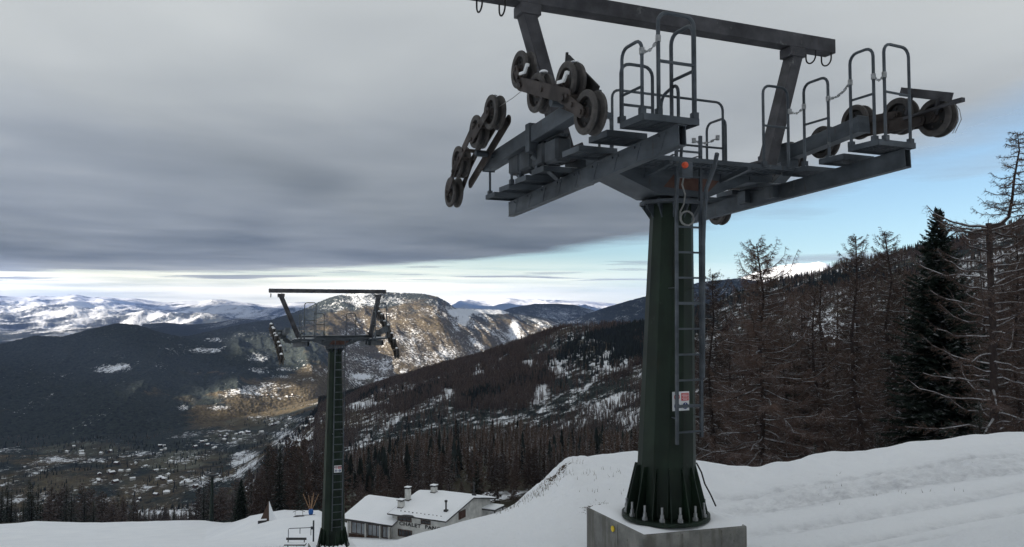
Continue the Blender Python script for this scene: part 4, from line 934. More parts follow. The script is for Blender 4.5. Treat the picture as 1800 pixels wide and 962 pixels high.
# ------------------------------------------------------------------ chalet
CA = -math.radians(26.7); CO = Vector((-7.671, 93.0, -24.30))
def gable_roof(b, x0, x1, y0, yr, y1, z0, zr, z1, t, m=0):
    P = [Vector((x0, y0, z0)), Vector((x0, yr, zr)), Vector((x0, y1, z1)), Vector((x0, y1, z1 - t)), Vector((x0, yr, zr - t)), Vector((x0, y0, z0 - t))]
    b.prism(P, (x1 - x0, 0, 0), m)
def text_mesh(body, size, m, parent, loc, rot, sx=1.0):
    cu = bpy.data.curves.new('lettering', 'FONT'); cu.body = body; cu.size = size; cu.extrude = .02; cu.offset = size * .028; cu.space_character = 1.12
    o = bpy.data.objects.new('tmp', cu); C.objects.link(o); bpy.context.view_layer.update()
    dg = bpy.context.evaluated_depsgraph_get(); me = bpy.data.meshes.new_from_object(o.evaluated_get(dg)); bpy.data.objects.remove(o)
    me.materials.clear(); me.materials.append(m); q = put(bpy.data.objects.new('lettering', me), parent); q.location = loc; q.rotation_euler = rot; q.scale = (sx, 1, 1); return q
def window(parent, x, z, w, h, y, nmul=2, frame='dark_wood', gl='glass_dark', shutters=False):
    b = MB(); t = .08
    for s in (-1, 1): b.box((x + s * (w / 2), y, z), (t, .10, h + t)); b.box((x, y, z + s * h / 2), (w - t, .10, t))
    for i in range(1, nmul): b.box((x - w / 2 + w * i / nmul, y, z), (t * .7, .08, h - t))
    f = b.build('window', M[frame], parent)
    b = MB(); b.box((x, y + .02, z), (w - t, .03, h - t)); b.build('pane', M[gl], f)
    if shutters:
        b = MB()
        for s in (-1, 1): b.box((x + s * w * .26, y - .03, z), (w * .44, .03, h * .92))
        b.build('shutter', M['dark_wood'], f)
    return f
def chalet():
    root = empty('chalet', CO, CA, 'white mountain chalet with dark lettering under its eave and a broad snow-covered roof', 'chalet')
    b = MB(); X0, X1, Y0, Y1 = -7.75, -.35, .5, 11.6; D0 = -4.2
    b.prism([Vector((X1, Y0, D0)), Vector((X1, Y0, -.12)), Vector((X1, 6.5, 1.15)), Vector((X1, Y1, .15)), Vector((X1, Y1, D0))], (X0 - X1, 0, 0))
    b.build('wall', M['white_wall'], root)
    b = MB(); gable_roof(b, -8.15, .12, -.05, 6.5, 12.6, -.05, 1.32, .02, .13); rf = b.build('roof', M['roof_edge'], root)
    # snow quilt on the roof, sagging at the eave
    b = MB(); nx, ny = 40, 34; g = {}
    for i in range(nx + 1):
        for j in range(ny + 1):
            x = -8.12 + 8.20 * i / nx; y = -.03 + 12.6 * j / ny; zz = -.04 + 1.37 * (y / 6.5) if y < 6.5 else 1.33 - 1.31 * (y - 6.5) / 6.1
            e = min(i, nx - i, j, ny - j); hh = .16 if e > 1 else (.12 if e == 1 else .0)
            if j <= 1 and -6.2 < x < -4.6: hh *= .15; 
            if j == 0 and -6.2 < x < -4.2: y += .30 * math.sin((x + 6.2) / 2 * math.pi)
            hh += .03 * (vnoise(np.array([x * .8]), np.array([y * .8]))[0] - .5)
            g[i, j] = len(b.v); b.v.append((x, y, zz + hh + .003))
    for i in range(nx):
        for j in range(ny): b.f.append((g[i, j], g[i + 1, j], g[i + 1, j + 1], g[i, j + 1])); b.m.append(0)
    b.build('roof_snow', M['snow'], rf, True)
    for k in range(11):                                  # snow guards poking through along the eave
        b = MB(); x = -6.6 + k * .56; b.box((x, .62 + .03 * (k % 3), .24), (.16, .05, .14)); b.build('snow_guard', M['letter'], rf)
    def chim(x, y, z, h, w, cap=True):
        b = MB(); b.box((x, y, z + h / 2), (w, w, h)); ch = b.build('chimney', M['white_wall'], rf)
        b = MB(); b.box((x, y, z + h + .16), (w * 1.35, w * 1.35, .06)); 
        for sx in (-1, 1):
            for sy in (-1, 1): b.box((x + sx * w * .38, y + sy * w * .38, z + h + .065), (.09, .09, .13))
        b.build('chimney_cap', M['roof_edge'], ch)
        b = MB(); b.box((x, y, z + h + .235), (w * 1.3, w * 1.3, .09)); b.build('cap_snow', M['snow'], ch, bevel=.03)
        b = MB(); b.box((x, y, z + .32), (w * 1.15, w * 1.15, .10)); b.build('flashing', M['roof_edge'], ch)
    chim(-7.25, 1.6, .1, 1.05, .62); chim(-7.5, 3.4, .6, 1.65, .55); chim(-5.6, 6.4, 1.1, 1.0, .62)
    for x, y, z, h in ((-1.15, 2.0, .35, 1.25), (.0 - .9, 8.3, .95, 1.5)):
        b = MB(); b.cyl((x, y, z), (x, y, z + h), .10, 10); b.cyl((x, y, z + h), (x, y, z + h + .22), .17, 10); b.box((x, y, z + .18), (.42, .42, .4)); b.build('flue', M['letter'], rf)
    text_mesh('CHALET  PANORAMA', .60, M['letter'], root, (-6.75, .475, -1.36), (math.pi / 2, 0, 0), 1.28)
    window(root, -6.0, -.62, 1.9, .42, .47, 3); window(root, -3.0, -.62, 1.25, .40, .47, 3); window(root, -5.9, -2.25, 1.9, .75, .47, 4); window(root, -2.6, -2.25, 1.9, .75, .47, 4)
    g2 = empty('gable_window', (0, 0, 0)); g2.parent = root
    b = MB(); x = -.33
    for s in (-1, 1): b.box((x, 4.35 + s * .75, -.28), (.10, .09, .90)); b.box((x, 4.35, -.28 + s * .43), (.10, 1.42, .08))
    for y in (3.95, 4.35, 4.75): b.box((x, y, -.28), (.08, .06, .78))
    b.build('window_frame', M['dark_wood'], g2); b = MB(); b.box((x - .02, 4.35, -.28), (.03, 1.42, .8)); b.build('pane', M['rust'], g2)
    b = MB(); b.box((.55, 10.6, -.75), (1.9, 2.6, .14)); b.box((1.4, 9.5, -1.6), (.12, .12, 1.6)); b.box((1.4, 11.7, -1.6), (.12, .12, 1.6)); lt = b.build('side_canopy', M['roof_edge'], root)
    b = MB(); b.box((.55, 10.6, -.60), (1.9, 2.6, .15)); b.build('canopy_snow', M['snow'], lt, bevel=.05)
    # glazed dining wing on the left
    b = MB(); b.prism([Vector((-7.76, 0.15, -4.2)), Vector((-7.76, 0.15, -1.42)), Vector((-7.76, 4.6, -.05)), Vector((-7.76, 9.5, -1.2)), Vector((-7.76, 9.5, -4.2))], (-6.2, 0, 0)); wg = b.build('dining_wing', M['white_wall'], root)
    b = MB(); gable_roof(b, -14.75, -6.95, -.65, 4.6, 10.2, -1.22, .42, -1.35, .14); wr = b.build('wing_roof', M['roof_edge'], wg)
    b = MB(); nx, ny = 30, 26; g = {}
    for i in range(nx + 1):
        for j in range(ny + 1):
            x = -14.72 + 7.74 * i / nx; y = -.63 + 10.8 * j / ny; zz = -1.21 + 1.64 * ((y + .65) / 5.25) if y < 4.6 else .43 - 1.77 * (y - 4.6) / 5.6
            e = min(i, nx - i, j, ny - j); hh = .17 if e > 1 else (.13 if e == 1 else 0); hh += .03 * (vnoise(np.array([x * .8]), np.array([y * .8]))[0] - .5)
            g[i, j] = len(b.v); b.v.append((x, y, zz + hh + .003))
    for i in range(nx):
        for j in range(ny): b.f.append((g[i, j], g[i + 1, j], g[i + 1, j + 1], g[i, j + 1])); b.m.append(0)
    b.build('roof_snow', M['snow'], wr, True)
    b = MB(); b.bar((-14.7, -.70, -1.34), (-7.0, -.70, -1.34), .10, .09); b.build('gutter', M['roof_edge'], wg)
    for k, (x, w) in enumerate(((-12.4, 2.2), (-10.1, 1.9), (-8.35, 1.1))):
        window(wg, x, -2.35, w, 1.35, .10, 3 if k < 2 else 2, 'dark_wood', 'glass')
    b = MB(); b.box((-10.9, .12, -3.55), (6.1, .06, .85)); b.build('wood_panel', M['dark_wood'], wg)
    for x in (-13.8, -11.15, -9.0, -7.65):
        b = MB(); b.box((x, -.25, -2.9), (.16, .16, 2.9)); b.build('post', M['white_wall'], wg)
chalet()

# ------------------------------------------------------------------ playground and gate on the lower piste
def on_slope(px, d):
    x = (px - 900) / F * d / 1.014; return Vector((x, d, near_z(x, d)))
p = on_slope(546, 116)
rt = empty('climbing_pole_cluster', p, .2, 'playground stand of splayed pale poles rising from a blue padded foot', 'playground equipment')
b = MB(); b.lathe((0, 0, 0), (0, 0, 1), [(0, .25), (.15, .45), (.7, .58), (1.3, .48), (1.35, 0)], 12); b.build('blue_foot', M['blue_pad'], rt, True)
for dx, dy, h in ((-1.8, .2, 3.6), (-.6, .5, 3.2), (.6, -.2, 3.9), (1.7, .3, 3.4), (.2, .8, 2.9)):
    b = MB(); b.tube([(dx * .15, dy * .15, 1.2), (dx, dy, 1.2 + h)], [.07, .05], 6); b.build('pole', M['pale_wood'], rt)
rt.scale = (.62,) * 3
b = MB(); b.bar((-1.9, -.6, .12), (1.0, -.6, .10), .25, .10); b.build('foot_board', M['letter'], rt)
p = on_slope(525, 114)
rt = empty('climbing_arch', p, .15, 'low arched playground frame left of the blue-footed poles, half sunk in snow', 'playground equipment')
b = MB(); P = [(-1.5, 0, 1.2)] + [(-1.5 + 3 * i / 8, 0, 1.2 + .45 * math.sin(math.pi * i / 8)) for i in range(1, 8)] + [(1.5, 0, 1.2)]
b.tube(P, .06, 6); b.tube([(-.95, 0, -.1), (-.95, 0, 1.5)], .05, 6); b.tube([(.95, 0, -.1), (.95, 0, 1.5)], .05, 6); b.build('arch', M['letter'], rt)
b = MB(); b.prism([Vector((-1.4, -.3, .05)), Vector((-.6, -.3, .35)), Vector((.6, -.3, .35)), Vector((1.4, -.3, .05)), Vector((.6, -.3, -.1)), Vector((-.6, -.3, -.1))], (0, .4, 0)); b.build('springer', M['letter'], rt); rt.scale = (.55,) * 3
p = on_slope(470, 114)
rt = empty('pyramid_hut', p - Vector((0, 0, .3)), math.radians(18), 'steep dark pyramid hut with one snow-covered side at the left of the playground', 'hut')
b = MB(); a_ = [Vector(q) for q in ((-2.9, -1.2, 0), (0.4, -1.9, 0), (2.6, 1.2, 0), (-.6, 2.0, 0))]; ap = Vector((.3, -.3, 6.9))
b.add([*a_, ap], [(0, 1, 4), (1, 2, 4), (2, 3, 4), (3, 0, 4), (3, 2, 1, 0)]); b.build('hut_shell', M['dark_wood'], rt)
b = MB(); q1, q2 = a_[1] + Vector((.03, -.03, 0)), a_[2] + Vector((.1, -.03, 0)); apx = ap + Vector((.03, -.03, .05)); n_ = (q2 - q1).cross(apx - q1).normalized() * .10
b.prism([q1 + n_ * .2, q2 + n_ * .2, apx + n_ * .2], n_); b.build('side_snow', M['snow'], rt)
b = MB(); b.box((-1.7, -2.1, .75), (2.6, 1.3, 1.7)); po = b.build('porch', M['letter'], rt); b = MB(); b.box((-1.7, -2.1, 1.68), (2.7, 1.4, .14)); b.build('porch_snow', M['snow'], po); rt.scale = (.44,) * 3
p = on_slope(551, 47)
rt = empty('metal_gate', p, math.radians(2), 'grey steel barrier of a post and two horizontal rails beside the second pylon', 'barrier')
b = MB(); b.box((0, 0, .6), (.08, .08, 1.9)); b.build('gate_post', M['steel_dark'], rt)
b = MB(); b.tube([(-.05, 0, 1.15), (-1.42, 0, 1.10), (-1.45, 0, 1.02), (-1.45, 0, .55)], .022, 6); b.tube([(-.15, 0, 1.12), (-.15, 0, .70)], .02, 6); b.tube([(-.78, 0, 1.12), (-.78, 0, .8)], .02, 6); b.box((-.08, 0, 1.12), (.16, .06, .16)); b.build('swing_arm', M['steel_dark'], rt)
b = MB(); b.tube([(.0, 0, .05), (.5, -.1, .35)], .02, 6); b.tube([(.0, 0, -.05), (.5, -.1, .05)], .02, 6); b.build('brace', M['steel_dark'], rt)
p = on_slope(521, 50)
rt = empty('bench', p, 0, 'small dark bench with snow on its seat behind the steel barrier', 'bench')
b = MB(); b.box((0, 0, .48), (1.25, .05, .14)); b.build('backrest', M['letter'], rt); b = MB(); b.box((0, -.22, .20), (1.30, .36, .05)); st = b.build('seat', M['letter'], rt)
b = MB(); b.box((0, -.22, .255), (1.28, .34, .06)); b.build('seat_snow', M['snow'], st, bevel=.02)
for s in (-1, 1): b = MB(); b.bar((s * .5, -.1, -.2), (s * .5, 0, .5), .05, .05); b.build('leg', M['letter'], rt)

# ------------------------------------------------------------------ trees
def tri_mesh(name, V, mats, mi=None):
    V = np.array(V, dtype=np.float32).reshape(-1, 3); n = len(V) // 3
    return np_mesh(name, V, np.arange(n * 3).reshape(-1, 3), mats, None, False)
def larch(h, spread, seed, nb=60, ntw=34, top_bias=.75, fork=False, lowest=.10, tw=.020, tk=1.0):
    R = np.random.default_rng(seed); rnd = R.random
    b = MB(); wob = [(R.normal(0, .012 * h), R.normal(0, .012 * h)) for _ in range(6)]; wob[0] = (0, 0)
    def tp(t):
        i = min(int(t * 5), 4); f = t * 5 - i
        x = wob[i][0] * (1 - f) + wob[i + 1][0] * f; y = wob[i][1] * (1 - f) + wob[i + 1][1] * f; return Vector((x, y, h * t))
    r0 = (.011 * h + .02) * tk
    b.tube([tp(i / 10) - Vector((0, 0, 1.5 if i == 0 else 0)) for i in range(11)], [r0 * (1 - .93 * (i / 10)) ** .85 + .006 for i in range(11)], 7)
    c = MB(); T = []
    for k in range(nb):
        t = lowest + (1 - lowest) * ((k + rnd()) / nb) ** .9
        az = k * 2.399 + rnd() * .9; prof = (1 - t) ** top_bias * (0.55 + .45 * min(1, t / .25)); Lb = spread * prof * (.55 + .7 * rnd()) + .12 * h * .1
        o = tp(min(t, .985)); dirh = Vector((math.cos(az), math.sin(az), 0)); side = Vector((-dirh.y, dirh.x, 0))
        up0 = .10 + .42 * t ** 2 + R.normal(0, .06); droop = .80 * (1 - t) ** .6 * (0.25 + 1.1 * rnd()); tipup = .42 * (.3 + 1.3 * rnd()); bend = R.normal(0, .18)
        pts = []
        for i in range(8):
            s = i / 7; z = up0 * s - droop * s ** 1.4 + tipup * s ** 4
            pts.append(o + dirh * (Lb * s * (1 - .06 * s)) + side * (Lb * bend * s * s) + Vector((0, 0, Lb * z)) + Vector((R.normal(0, .022), R.normal(0, .022), R.normal(0, .018))) * Lb * (s > 0))
        rb = (.0095 * Lb + .007) * (1 + .3 * rnd())
        c.tube(pts, [rb * (1 - .85 * i / 7) + .003 for i in range(8)], 4, 0, False)
        if fork and rnd() < .6 and Lb > spread * .35:
            q = pts[3]; d2 = (dirh + side * (1 if rnd() < .5 else -1) * .7).normalized(); L2 = Lb * .45
            c.tube([q + d2 * L2 * s + Vector((0, 0, L2 * (-.25 * s + .3 * s * s))) for s in (0, .35, .7, 1)], [rb * .5, rb * .4, rb * .25, .003], 4, 0, False)
        m = max(9, int(ntw * (Lb / spread) ** .6))
        for j in range(m):
            s = .12 + .88 * rnd(); i = min(int(s * 7), 6); f = s * 7 - i; q = pts[i].lerp(pts[i + 1], f)
            sg = 1 if j % 2 else -1; d = (dirh * (.35 + .5 * rnd()) + side * sg * (.5 + .6 * rnd()) + Vector((0, 0, R.normal(-.28, .35)))).normalized()
            l = (.10 + .16 * rnd()) * Lb * (1.1 - .6 * s) + .10
            T.append((q, d, l, tw))
            for e in range(3):
                qq = q + d * l * (.25 + .6 * rnd()); d3 = (d + Vector(R.normal(0, .6, 3)) + Vector((0, 0, -.15))).normalized(); T.append((qq, d3, l * (.3 + .3 * rnd()), tw * .8))
    V = []
    for q, d, l, w in T:
        n = d.cross(Vector(R.normal(0, 1, 3))).normalized() * w * .5; e = q + d * l
        V += [q - n, q + n, e]
    V = [tuple(v) for v in V]
    tm = b.mesh('trunk', M['larch_bark'], True); cm = c.mesh('limbs', M['larch_limb'])
    return tm, cm, tri_mesh('crown', V, M['larch_twig'])
def spruce(h, spread, seed, nb=150, nl=13, mt='needles'):
    R = np.random.default_rng(seed); rnd = R.random; b = MB(); b.tube([(0, 0, -1.5), (0, 0, h * .5), (0, 0, h)], [.014 * h + .03, .008 * h + .02, .01], 7)
    V = []
    for k in range(nb):
        t = .04 + .955 * ((k + rnd()) / nb) ** .95; az = k * 2.399 + rnd(); Lb = spread * (1 - t) ** .85 * (.7 + .5 * rnd()) + .06; o = Vector((0, 0, h * t))
        dirh = Vector((math.cos(az), math.sin(az), 0)); side = Vector((-dirh.y, dirh.x, 0)); up0 = -.05 + .5 * t; dr = .55 * (1 - t)
        P = [o + dirh * Lb * s + Vector((0, 0, Lb * (up0 * s - dr * s ** 1.3 + .22 * s ** 3))) for s in [i / 6 for i in range(7)]]
        n = max(5, int(nl * (Lb / spread + .3)))
        for j in range(n * 2):
            s = (j // 2 + .5 + rnd() * .5) / n; s = min(s, .999); i = int(s * 6); f = s * 6 - i; q = P[i].lerp(P[i + 1], f); sg = 1 if j % 2 else -1
            l = (.30 * Lb * (1.05 - s) + .10) * (.7 + .6 * rnd()); d = (dirh * (.5 + .4 * rnd()) + side * sg * (.7 + .3 * rnd()) + Vector((0, 0, -.22 + R.normal(0, .14)))).normalized()
            w = (dirh * .6 + Vector((0, 0, R.normal(0, .25)))).normalized() * (.05 + .05 * rnd() + .02 * Lb)
            V += [q - w, q + w, q + d * l]
            if rnd() < .7: qq = q + d * l * .35; d2 = (d + Vector(R.normal(0, .45, 3)) + Vector((0, 0, -.3))).normalized(); w2 = w * .6; V += [qq - w2, qq + w2, qq + d2 * l * .55]
        e = P[-1]; d = (P[-1] - P[-2]).normalized(); w = side * .05; V += [P[-2] - w, P[-2] + w, e + d * .15]
        w = Vector((0, 0, .025)); V += [P[0] - w, P[0] + w, P[3], P[2] - w, P[2] + w, e]
    for k in range(10): a = k * 2.4; V += [(0.02 * math.cos(a), .02 * math.sin(a), h * .985), (-.02 * math.cos(a), -.02 * math.sin(a), h * .985), (.12 * math.cos(a), .12 * math.sin(a), h * (1.0 + .006 * (k % 3)))]
    V = [tuple(v) for v in V]
    return b.mesh('trunk', M['spruce_bark'], True), tri_mesh('crown', V, M[mt])
def place_tree(proto, name, loc, rz, sc, label, cat, group, sz=None):
    r = empty(name, loc, rz, label, cat, group); r.scale = (sc, sc, sc if sz is None else sz)
    names = ('trunk', 'limbs', 'crown') if len(proto) == 3 else ('trunk', 'crown')
    if len(proto) == 3:
        t = put(bpy.data.objects.new('trunk', proto[0]), r); c = put(bpy.data.objects.new('crown', proto[2]), r); put(bpy.data.objects.new('branches', proto[1]), r)
    else:
        put(bpy.data.objects.new('trunk', proto[0]), r); put(bpy.data.objects.new('crown', proto[1]), r)
    return r
LW = [larch(13, 4.0, 11, 140, 150, .55, True, .06), larch(13, 3.6, 12, 130, 130, .6, True, .06)]
LN = [larch(13, 2.5, 21, 110, 110, .52), larch(13, 2.3, 22, 110, 110, .54), larch(13, 2.8, 23, 110, 110, .52)]
LM = [larch(13, 2.2, 31, 60, 42, .7, tw=.045), larch(13, 2.5, 32, 60, 42, .65, tw=.045), larch(13, 2.0, 33, 56, 42, .75, tw=.045), larch(13, 2.7, 34, 62, 44, .6, tw=.045)]
LF = [larch(13, 2.3, 51, 84, 80, .65, tw=.11, tk=.6), larch(13, 2.7, 52, 84, 80, .6, tw=.11, tk=.6), larch(13, 2.1, 53, 80, 80, .7, tw=.11, tk=.6)]
SP = [spruce(15, 3.9, 41, 420, 26), spruce(15, 2.3, 42, 180, 15)]
SM = [spruce(15, 2.3, 43, 110, 9), spruce(15, 2.7, 44, 110, 9)]
def at_px(px, top, d, proto_h, proto, name, label, cat, group=None, wid=1.0):
    x = (px - 900) / F * d / 1.005; z = ground(x, d); ztop = (545 - top) / F * d; sc = (ztop - z) / proto_h
    return place_tree(proto, name, (x, d, z - .1), random.uniform(0, 6.28), sc * wid, label, cat, group, sc)
G1 = 'larches standing on the right behind the snow bank'
at_px(1338, 424, 38, 13, LW[0], 'larch_tree', 'big bare larch with long snow-lined drooping branches, nearest the tall pylon', 'tree', G1)
at_px(1252, 478, 46, 13, LW[1], 'larch_tree', 'bare larch partly hidden behind the ladder of the tall pylon', 'tree', G1, .85)
at_px(1505, 412, 40, 13, LN[0], 'larch_tree', 'slim straight bare larch, second to the left of the tall dark spruce', 'tree', G1)
at_px(1567, 404, 48, 13, LN[1], 'larch_tree', 'slim bare larch directly left of the tall dark spruce', 'tree', G1)
at_px(1655, 362, 40, 15, SP[0], 'spruce_tree', 'tall dark green spruce, the only large one on the right above the snow bank', 'tree', 'spruces', 1.05)
at_px(1792, 398, 33, 13, LW[1], 'larch_tree', 'bare larch at the right edge of the photo, behind the kinked one', 'tree', G1, .8)
at_px(1410, 530, 62, 13, LW[1], 'larch_tree', 'lower bare larch between the big snow-lined one and the slim ones', 'tree', G1)
# broken-topped larch whose leader has grown out sideways and up again
def kinked():
    d = 31.0; x = (1741 - 900) / F * d; z = ground(x, d); top = (545 - 392) / F * d; H = top - z
    r = empty('larch_tree', (x, d, z), 0, 'old bare larch whose broken top has a kinked leader curving up, right edge', 'tree', G1)
    R = np.random.default_rng(5); b = MB(); b.tube([(0, 0, -1), (.05, 0, H * .5), (0, 0, H)], [.17, .14, .11], 8)
    P = [Vector(p) for p in ((0, 0, H - .15), (.45, 0, H - .05), (.85, .1, H + .25), (1.0, .1, H + .9), (1.12, .1, H + 1.8), (1.35, .1, H + 2.9), (1.3, .1, H + 3.6))]
    b.tube(P, [.10, .085, .07, .055, .045, .03, .01], 7); b.build('trunk', M['larch_bark'], r, True)
    c = MB(); V = []
    def branch(o, az, L, up, dr, rb):
        dirh = Vector((math.cos(az), math.sin(az), 0)); side = Vector((-dirh.y, dirh.x, 0)); bd = R.normal(0, .2); dr *= .3 + 1.3 * R.random(); tu = .1 + .5 * R.random(); up += R.normal(0, .1)
        pts = [o + dirh * L * s + side * L * bd * s * s + Vector((0, 0, L * (up * s - dr * s ** 1.4 + tu * s ** 4 + R.normal(0, .018) * (s > 0)))) for s in [i / 7 for i in range(8)]]
        c.tube(pts, [rb * (1 - .85 * i / 7) + .004 for i in range(8)], 4, 0, False)
        for j in range(int(16 + L * 16)):
            s = .1 + .9 * R.random(); i = min(int(s * 7), 6); q = pts[i].lerp(pts[i + 1], s * 7 - i); sg = 1 if j % 2 else -1
            dd = (dirh * .5 + side * sg * (.4 + .6 * R.random()) + Vector((0, 0, R.normal(-.1, .4)))).normalized(); l = .14 * L * (1.2 - .6 * s) + .12
            for e in range(4):
                if e: q2 = q + dd * l * R.random(); d2 = (dd + Vector(R.normal(0, .6, 3))).normalized(); ll = l * .5
                else: q2, d2, ll = q, dd, l
                n = d2.cross(Vector(R.normal(0, 1, 3))).normalized() * .009; V.extend([tuple(q2 - n), tuple(q2 + n), tuple(q2 + d2 * ll)])
    for k in range(58):
        t = .08 + .90 * k / 58; branch(Vector((0, 0, H * t)), k * 2.4 + R.random(), (2.9 - .7 * t) * (.55 + .6 * R.random()), .1 + .25 * t, .4 * (1 - t * .5), .045)
    for k, (a, l) in enumerate(((0.05, 2.2), (3.0, 2.4), (3.3, 1.9), (2.7, 1.6), (.3, 1.9))): branch(Vector((0, 0, H - .1 - .08 * k)), a, l, .15, .25 if k != 1 else .1, .06)
    for k in range(44):
        t = (k + .5) / 44; i = 2 + min(int(t * 4), 3); q = P[i].lerp(P[i + 1], t * 4 - int(t * 4)); branch(q, k * 2.4, 1.0 * (1.1 - t) + .18, .25, .35, .018)
    c.build('branches', M['larch_limb'], r); put(bpy.data.objects.new('crown', tri_mesh('crown', V, M['larch_twig'])), r)
kinked()
# the wood behind them
GB = 'bare larches filling the wood behind the right-hand snow bank'
k = 0
for i in range(56):
    px = 1215 + i * 11 + random.uniform(-8, 8); d = random.uniform(50, 95)
    hill = np.interp(px, [h[0] for h in HILL], [h[1] for h in HILL]); top = hill + random.uniform(15, 110)
    if i % 7 == 3: at_px(px, top + 60, d, 15, SM[i % 2], 'spruce_tree', 'dark spruce half hidden among the larches on the right', 'tree', 'spruces among the right-hand larches')
    else: at_px(px, top, d, 13, (LM + LN)[i % 7], 'larch_tree', 'bare brown larch deep in the wood on the right', 'tree', GB, random.uniform(.9, 1.25))
for i, (px, top) in enumerate(((1540, 752), (1556, 765), (1430, 770), (1720, 700))):
    at_px(px, top, 27 + i, 15, SM[i % 2], 'spruce_tree', 'young snow-dusted spruce just behind the snow bank on the right', 'tree', 'young spruces behind the snow bank', 1.6)
# belt behind the chalet and the playground
GL = 'bare larches in the belt behind the chalet'; GS = 'dark spruces in the belt behind the chalet'
for i in range(130):
    px = 440 + i * 4.7 + random.uniform(-9, 9); d = random.uniform(128, 215) if px < 620 else random.uniform(112, 205)
    if px < 610: top = random.uniform(762, 830) if px > 470 else random.uniform(820, 860)
    else: top = np.interp(px, [620, 720, 830, 900, 1000, 1060], [838, 822, 800, 792, 780, 800]) + random.uniform(-18, 40)
    if 585 < px < 620: top += 30
    x = (px - 900) / F * d; sp = (i % 6 == 2)
    if sp: at_px(px, top + 8, d, 15, SM[i % 2], 'spruce_tree', 'dark spruce in the tree belt behind the chalet and playground', 'tree', GS)
    else: at_px(px, top, d, 13, LF[i % 3], 'larch_tree', 'bare brown larch in the tree belt behind the chalet and playground', 'tree', GL, random.uniform(.9, 1.3))
at_px(838, 806, 112, 15, SP[1], 'spruce_tree', 'dark spruce right behind the chalet roof, snow on its boughs', 'tree', None, 1.15)
at_px(494, 774, 132, 15, SP[1], 'spruce_tree', 'tallest dark spruce behind the playground, between brown larches', 'tree', None, 1.0)
at_px(427, 838, 150, 15, SP[0], 'spruce_tree', 'dark spruce at the left end of the playground tree belt', 'tree', None, 1.0)
at_px(790, 790, 118, 13, LN[2], 'larch_tree', 'tall straight bare larch rising behind the chalet ridge', 'tree', None)
at_px(737, 768, 140, 13, LN[0], 'larch_tree', 'thin tall larch behind the left wing of the chalet', 'tree', None)
for i in range(76):                                      # tops showing over the lower piste edge
    px = -30 + i * 6.2 + random.uniform(-6, 6); d = random.uniform(215, 330); top = np.interp(px, [0, 60, 200, 260, 340, 430], [862, 850, 868, 880, 850, 850]) + random.uniform(-16, 22)
    if 240 < px < 350: top = 893 + random.uniform(-8, 10)
    if i % 3 == 0 or px < 80: at_px(px, top, d, 15, SM[i % 2], 'spruce_tree', 'dark spruce top showing over the lower edge of the piste', 'tree', 'spruces below the piste edge', 1.5)
    else: at_px(px, top, d, 13, LF[i % 3], 'larch_tree', 'brown larch top showing over the lower edge of the piste', 'tree', 'larches below the piste edge', 2.0)

# ------------------------------------------------------------------ forest covering the hills, too many to count
def lod_larch(seed, n=110):
    R = np.random.default_rng(seed); V = []; H = 12.0
    for a in (0, 2.1, 4.2): V += [(.10 * math.cos(a), .10 * math.sin(a), -1.5), (.10 * math.cos(a + 2.1), .10 * math.sin(a + 2.1), -1.5), (0, 0, H)]
    for k in range(n):
        t = .12 + .86 * k / n; az = k * 2.4 + R.random(); L_ = 2.3 * (1 - t) ** .7 * (.5 + .7 * R.random()) + .2; d = Vector((math.cos(az), math.sin(az), -.35 + .8 * t + R.normal(0, .15))); o = Vector((0, 0, H * t)); w = Vector((0, 0, 1)) * .13; s = Vector((-math.sin(az), math.cos(az), 0)) * .16
        V += [o + w, o - w, o + d * L_]; q = o + d * L_ * .5; V += [q - s, q + s, q + d * L_ * .55 + s * R.normal(0, 3)]
    return tri_mesh('larch_lod', [tuple(v) for v in V], M['larch_far'])
def lod_conifer(seed):
    R = np.random.default_rng(seed); V = []; H = 13.0; ly = 7
    for l in range(ly):
        z0 = H * (.06 + .90 * l / ly); z1 = z0 + H * .30 * (1 - .4 * l / ly); r = 2.0 * (1 - l / ly) ** .9 + .25; n = 9
        for k in range(n):
            a = 2 * math.pi * (k + R.random() * .6) / n; rr = r * (.65 + .6 * R.random()); a2 = a + .75
            V += [(rr * math.cos(a), rr * math.sin(a), z0 - .4 * R.random()), (rr * .75 * math.cos(a2), rr * .75 * math.sin(a2), z0 + .5), (0, 0, min(z1, H))]
    return tri_mesh('conifer_lod', V, M['conifer_far'])
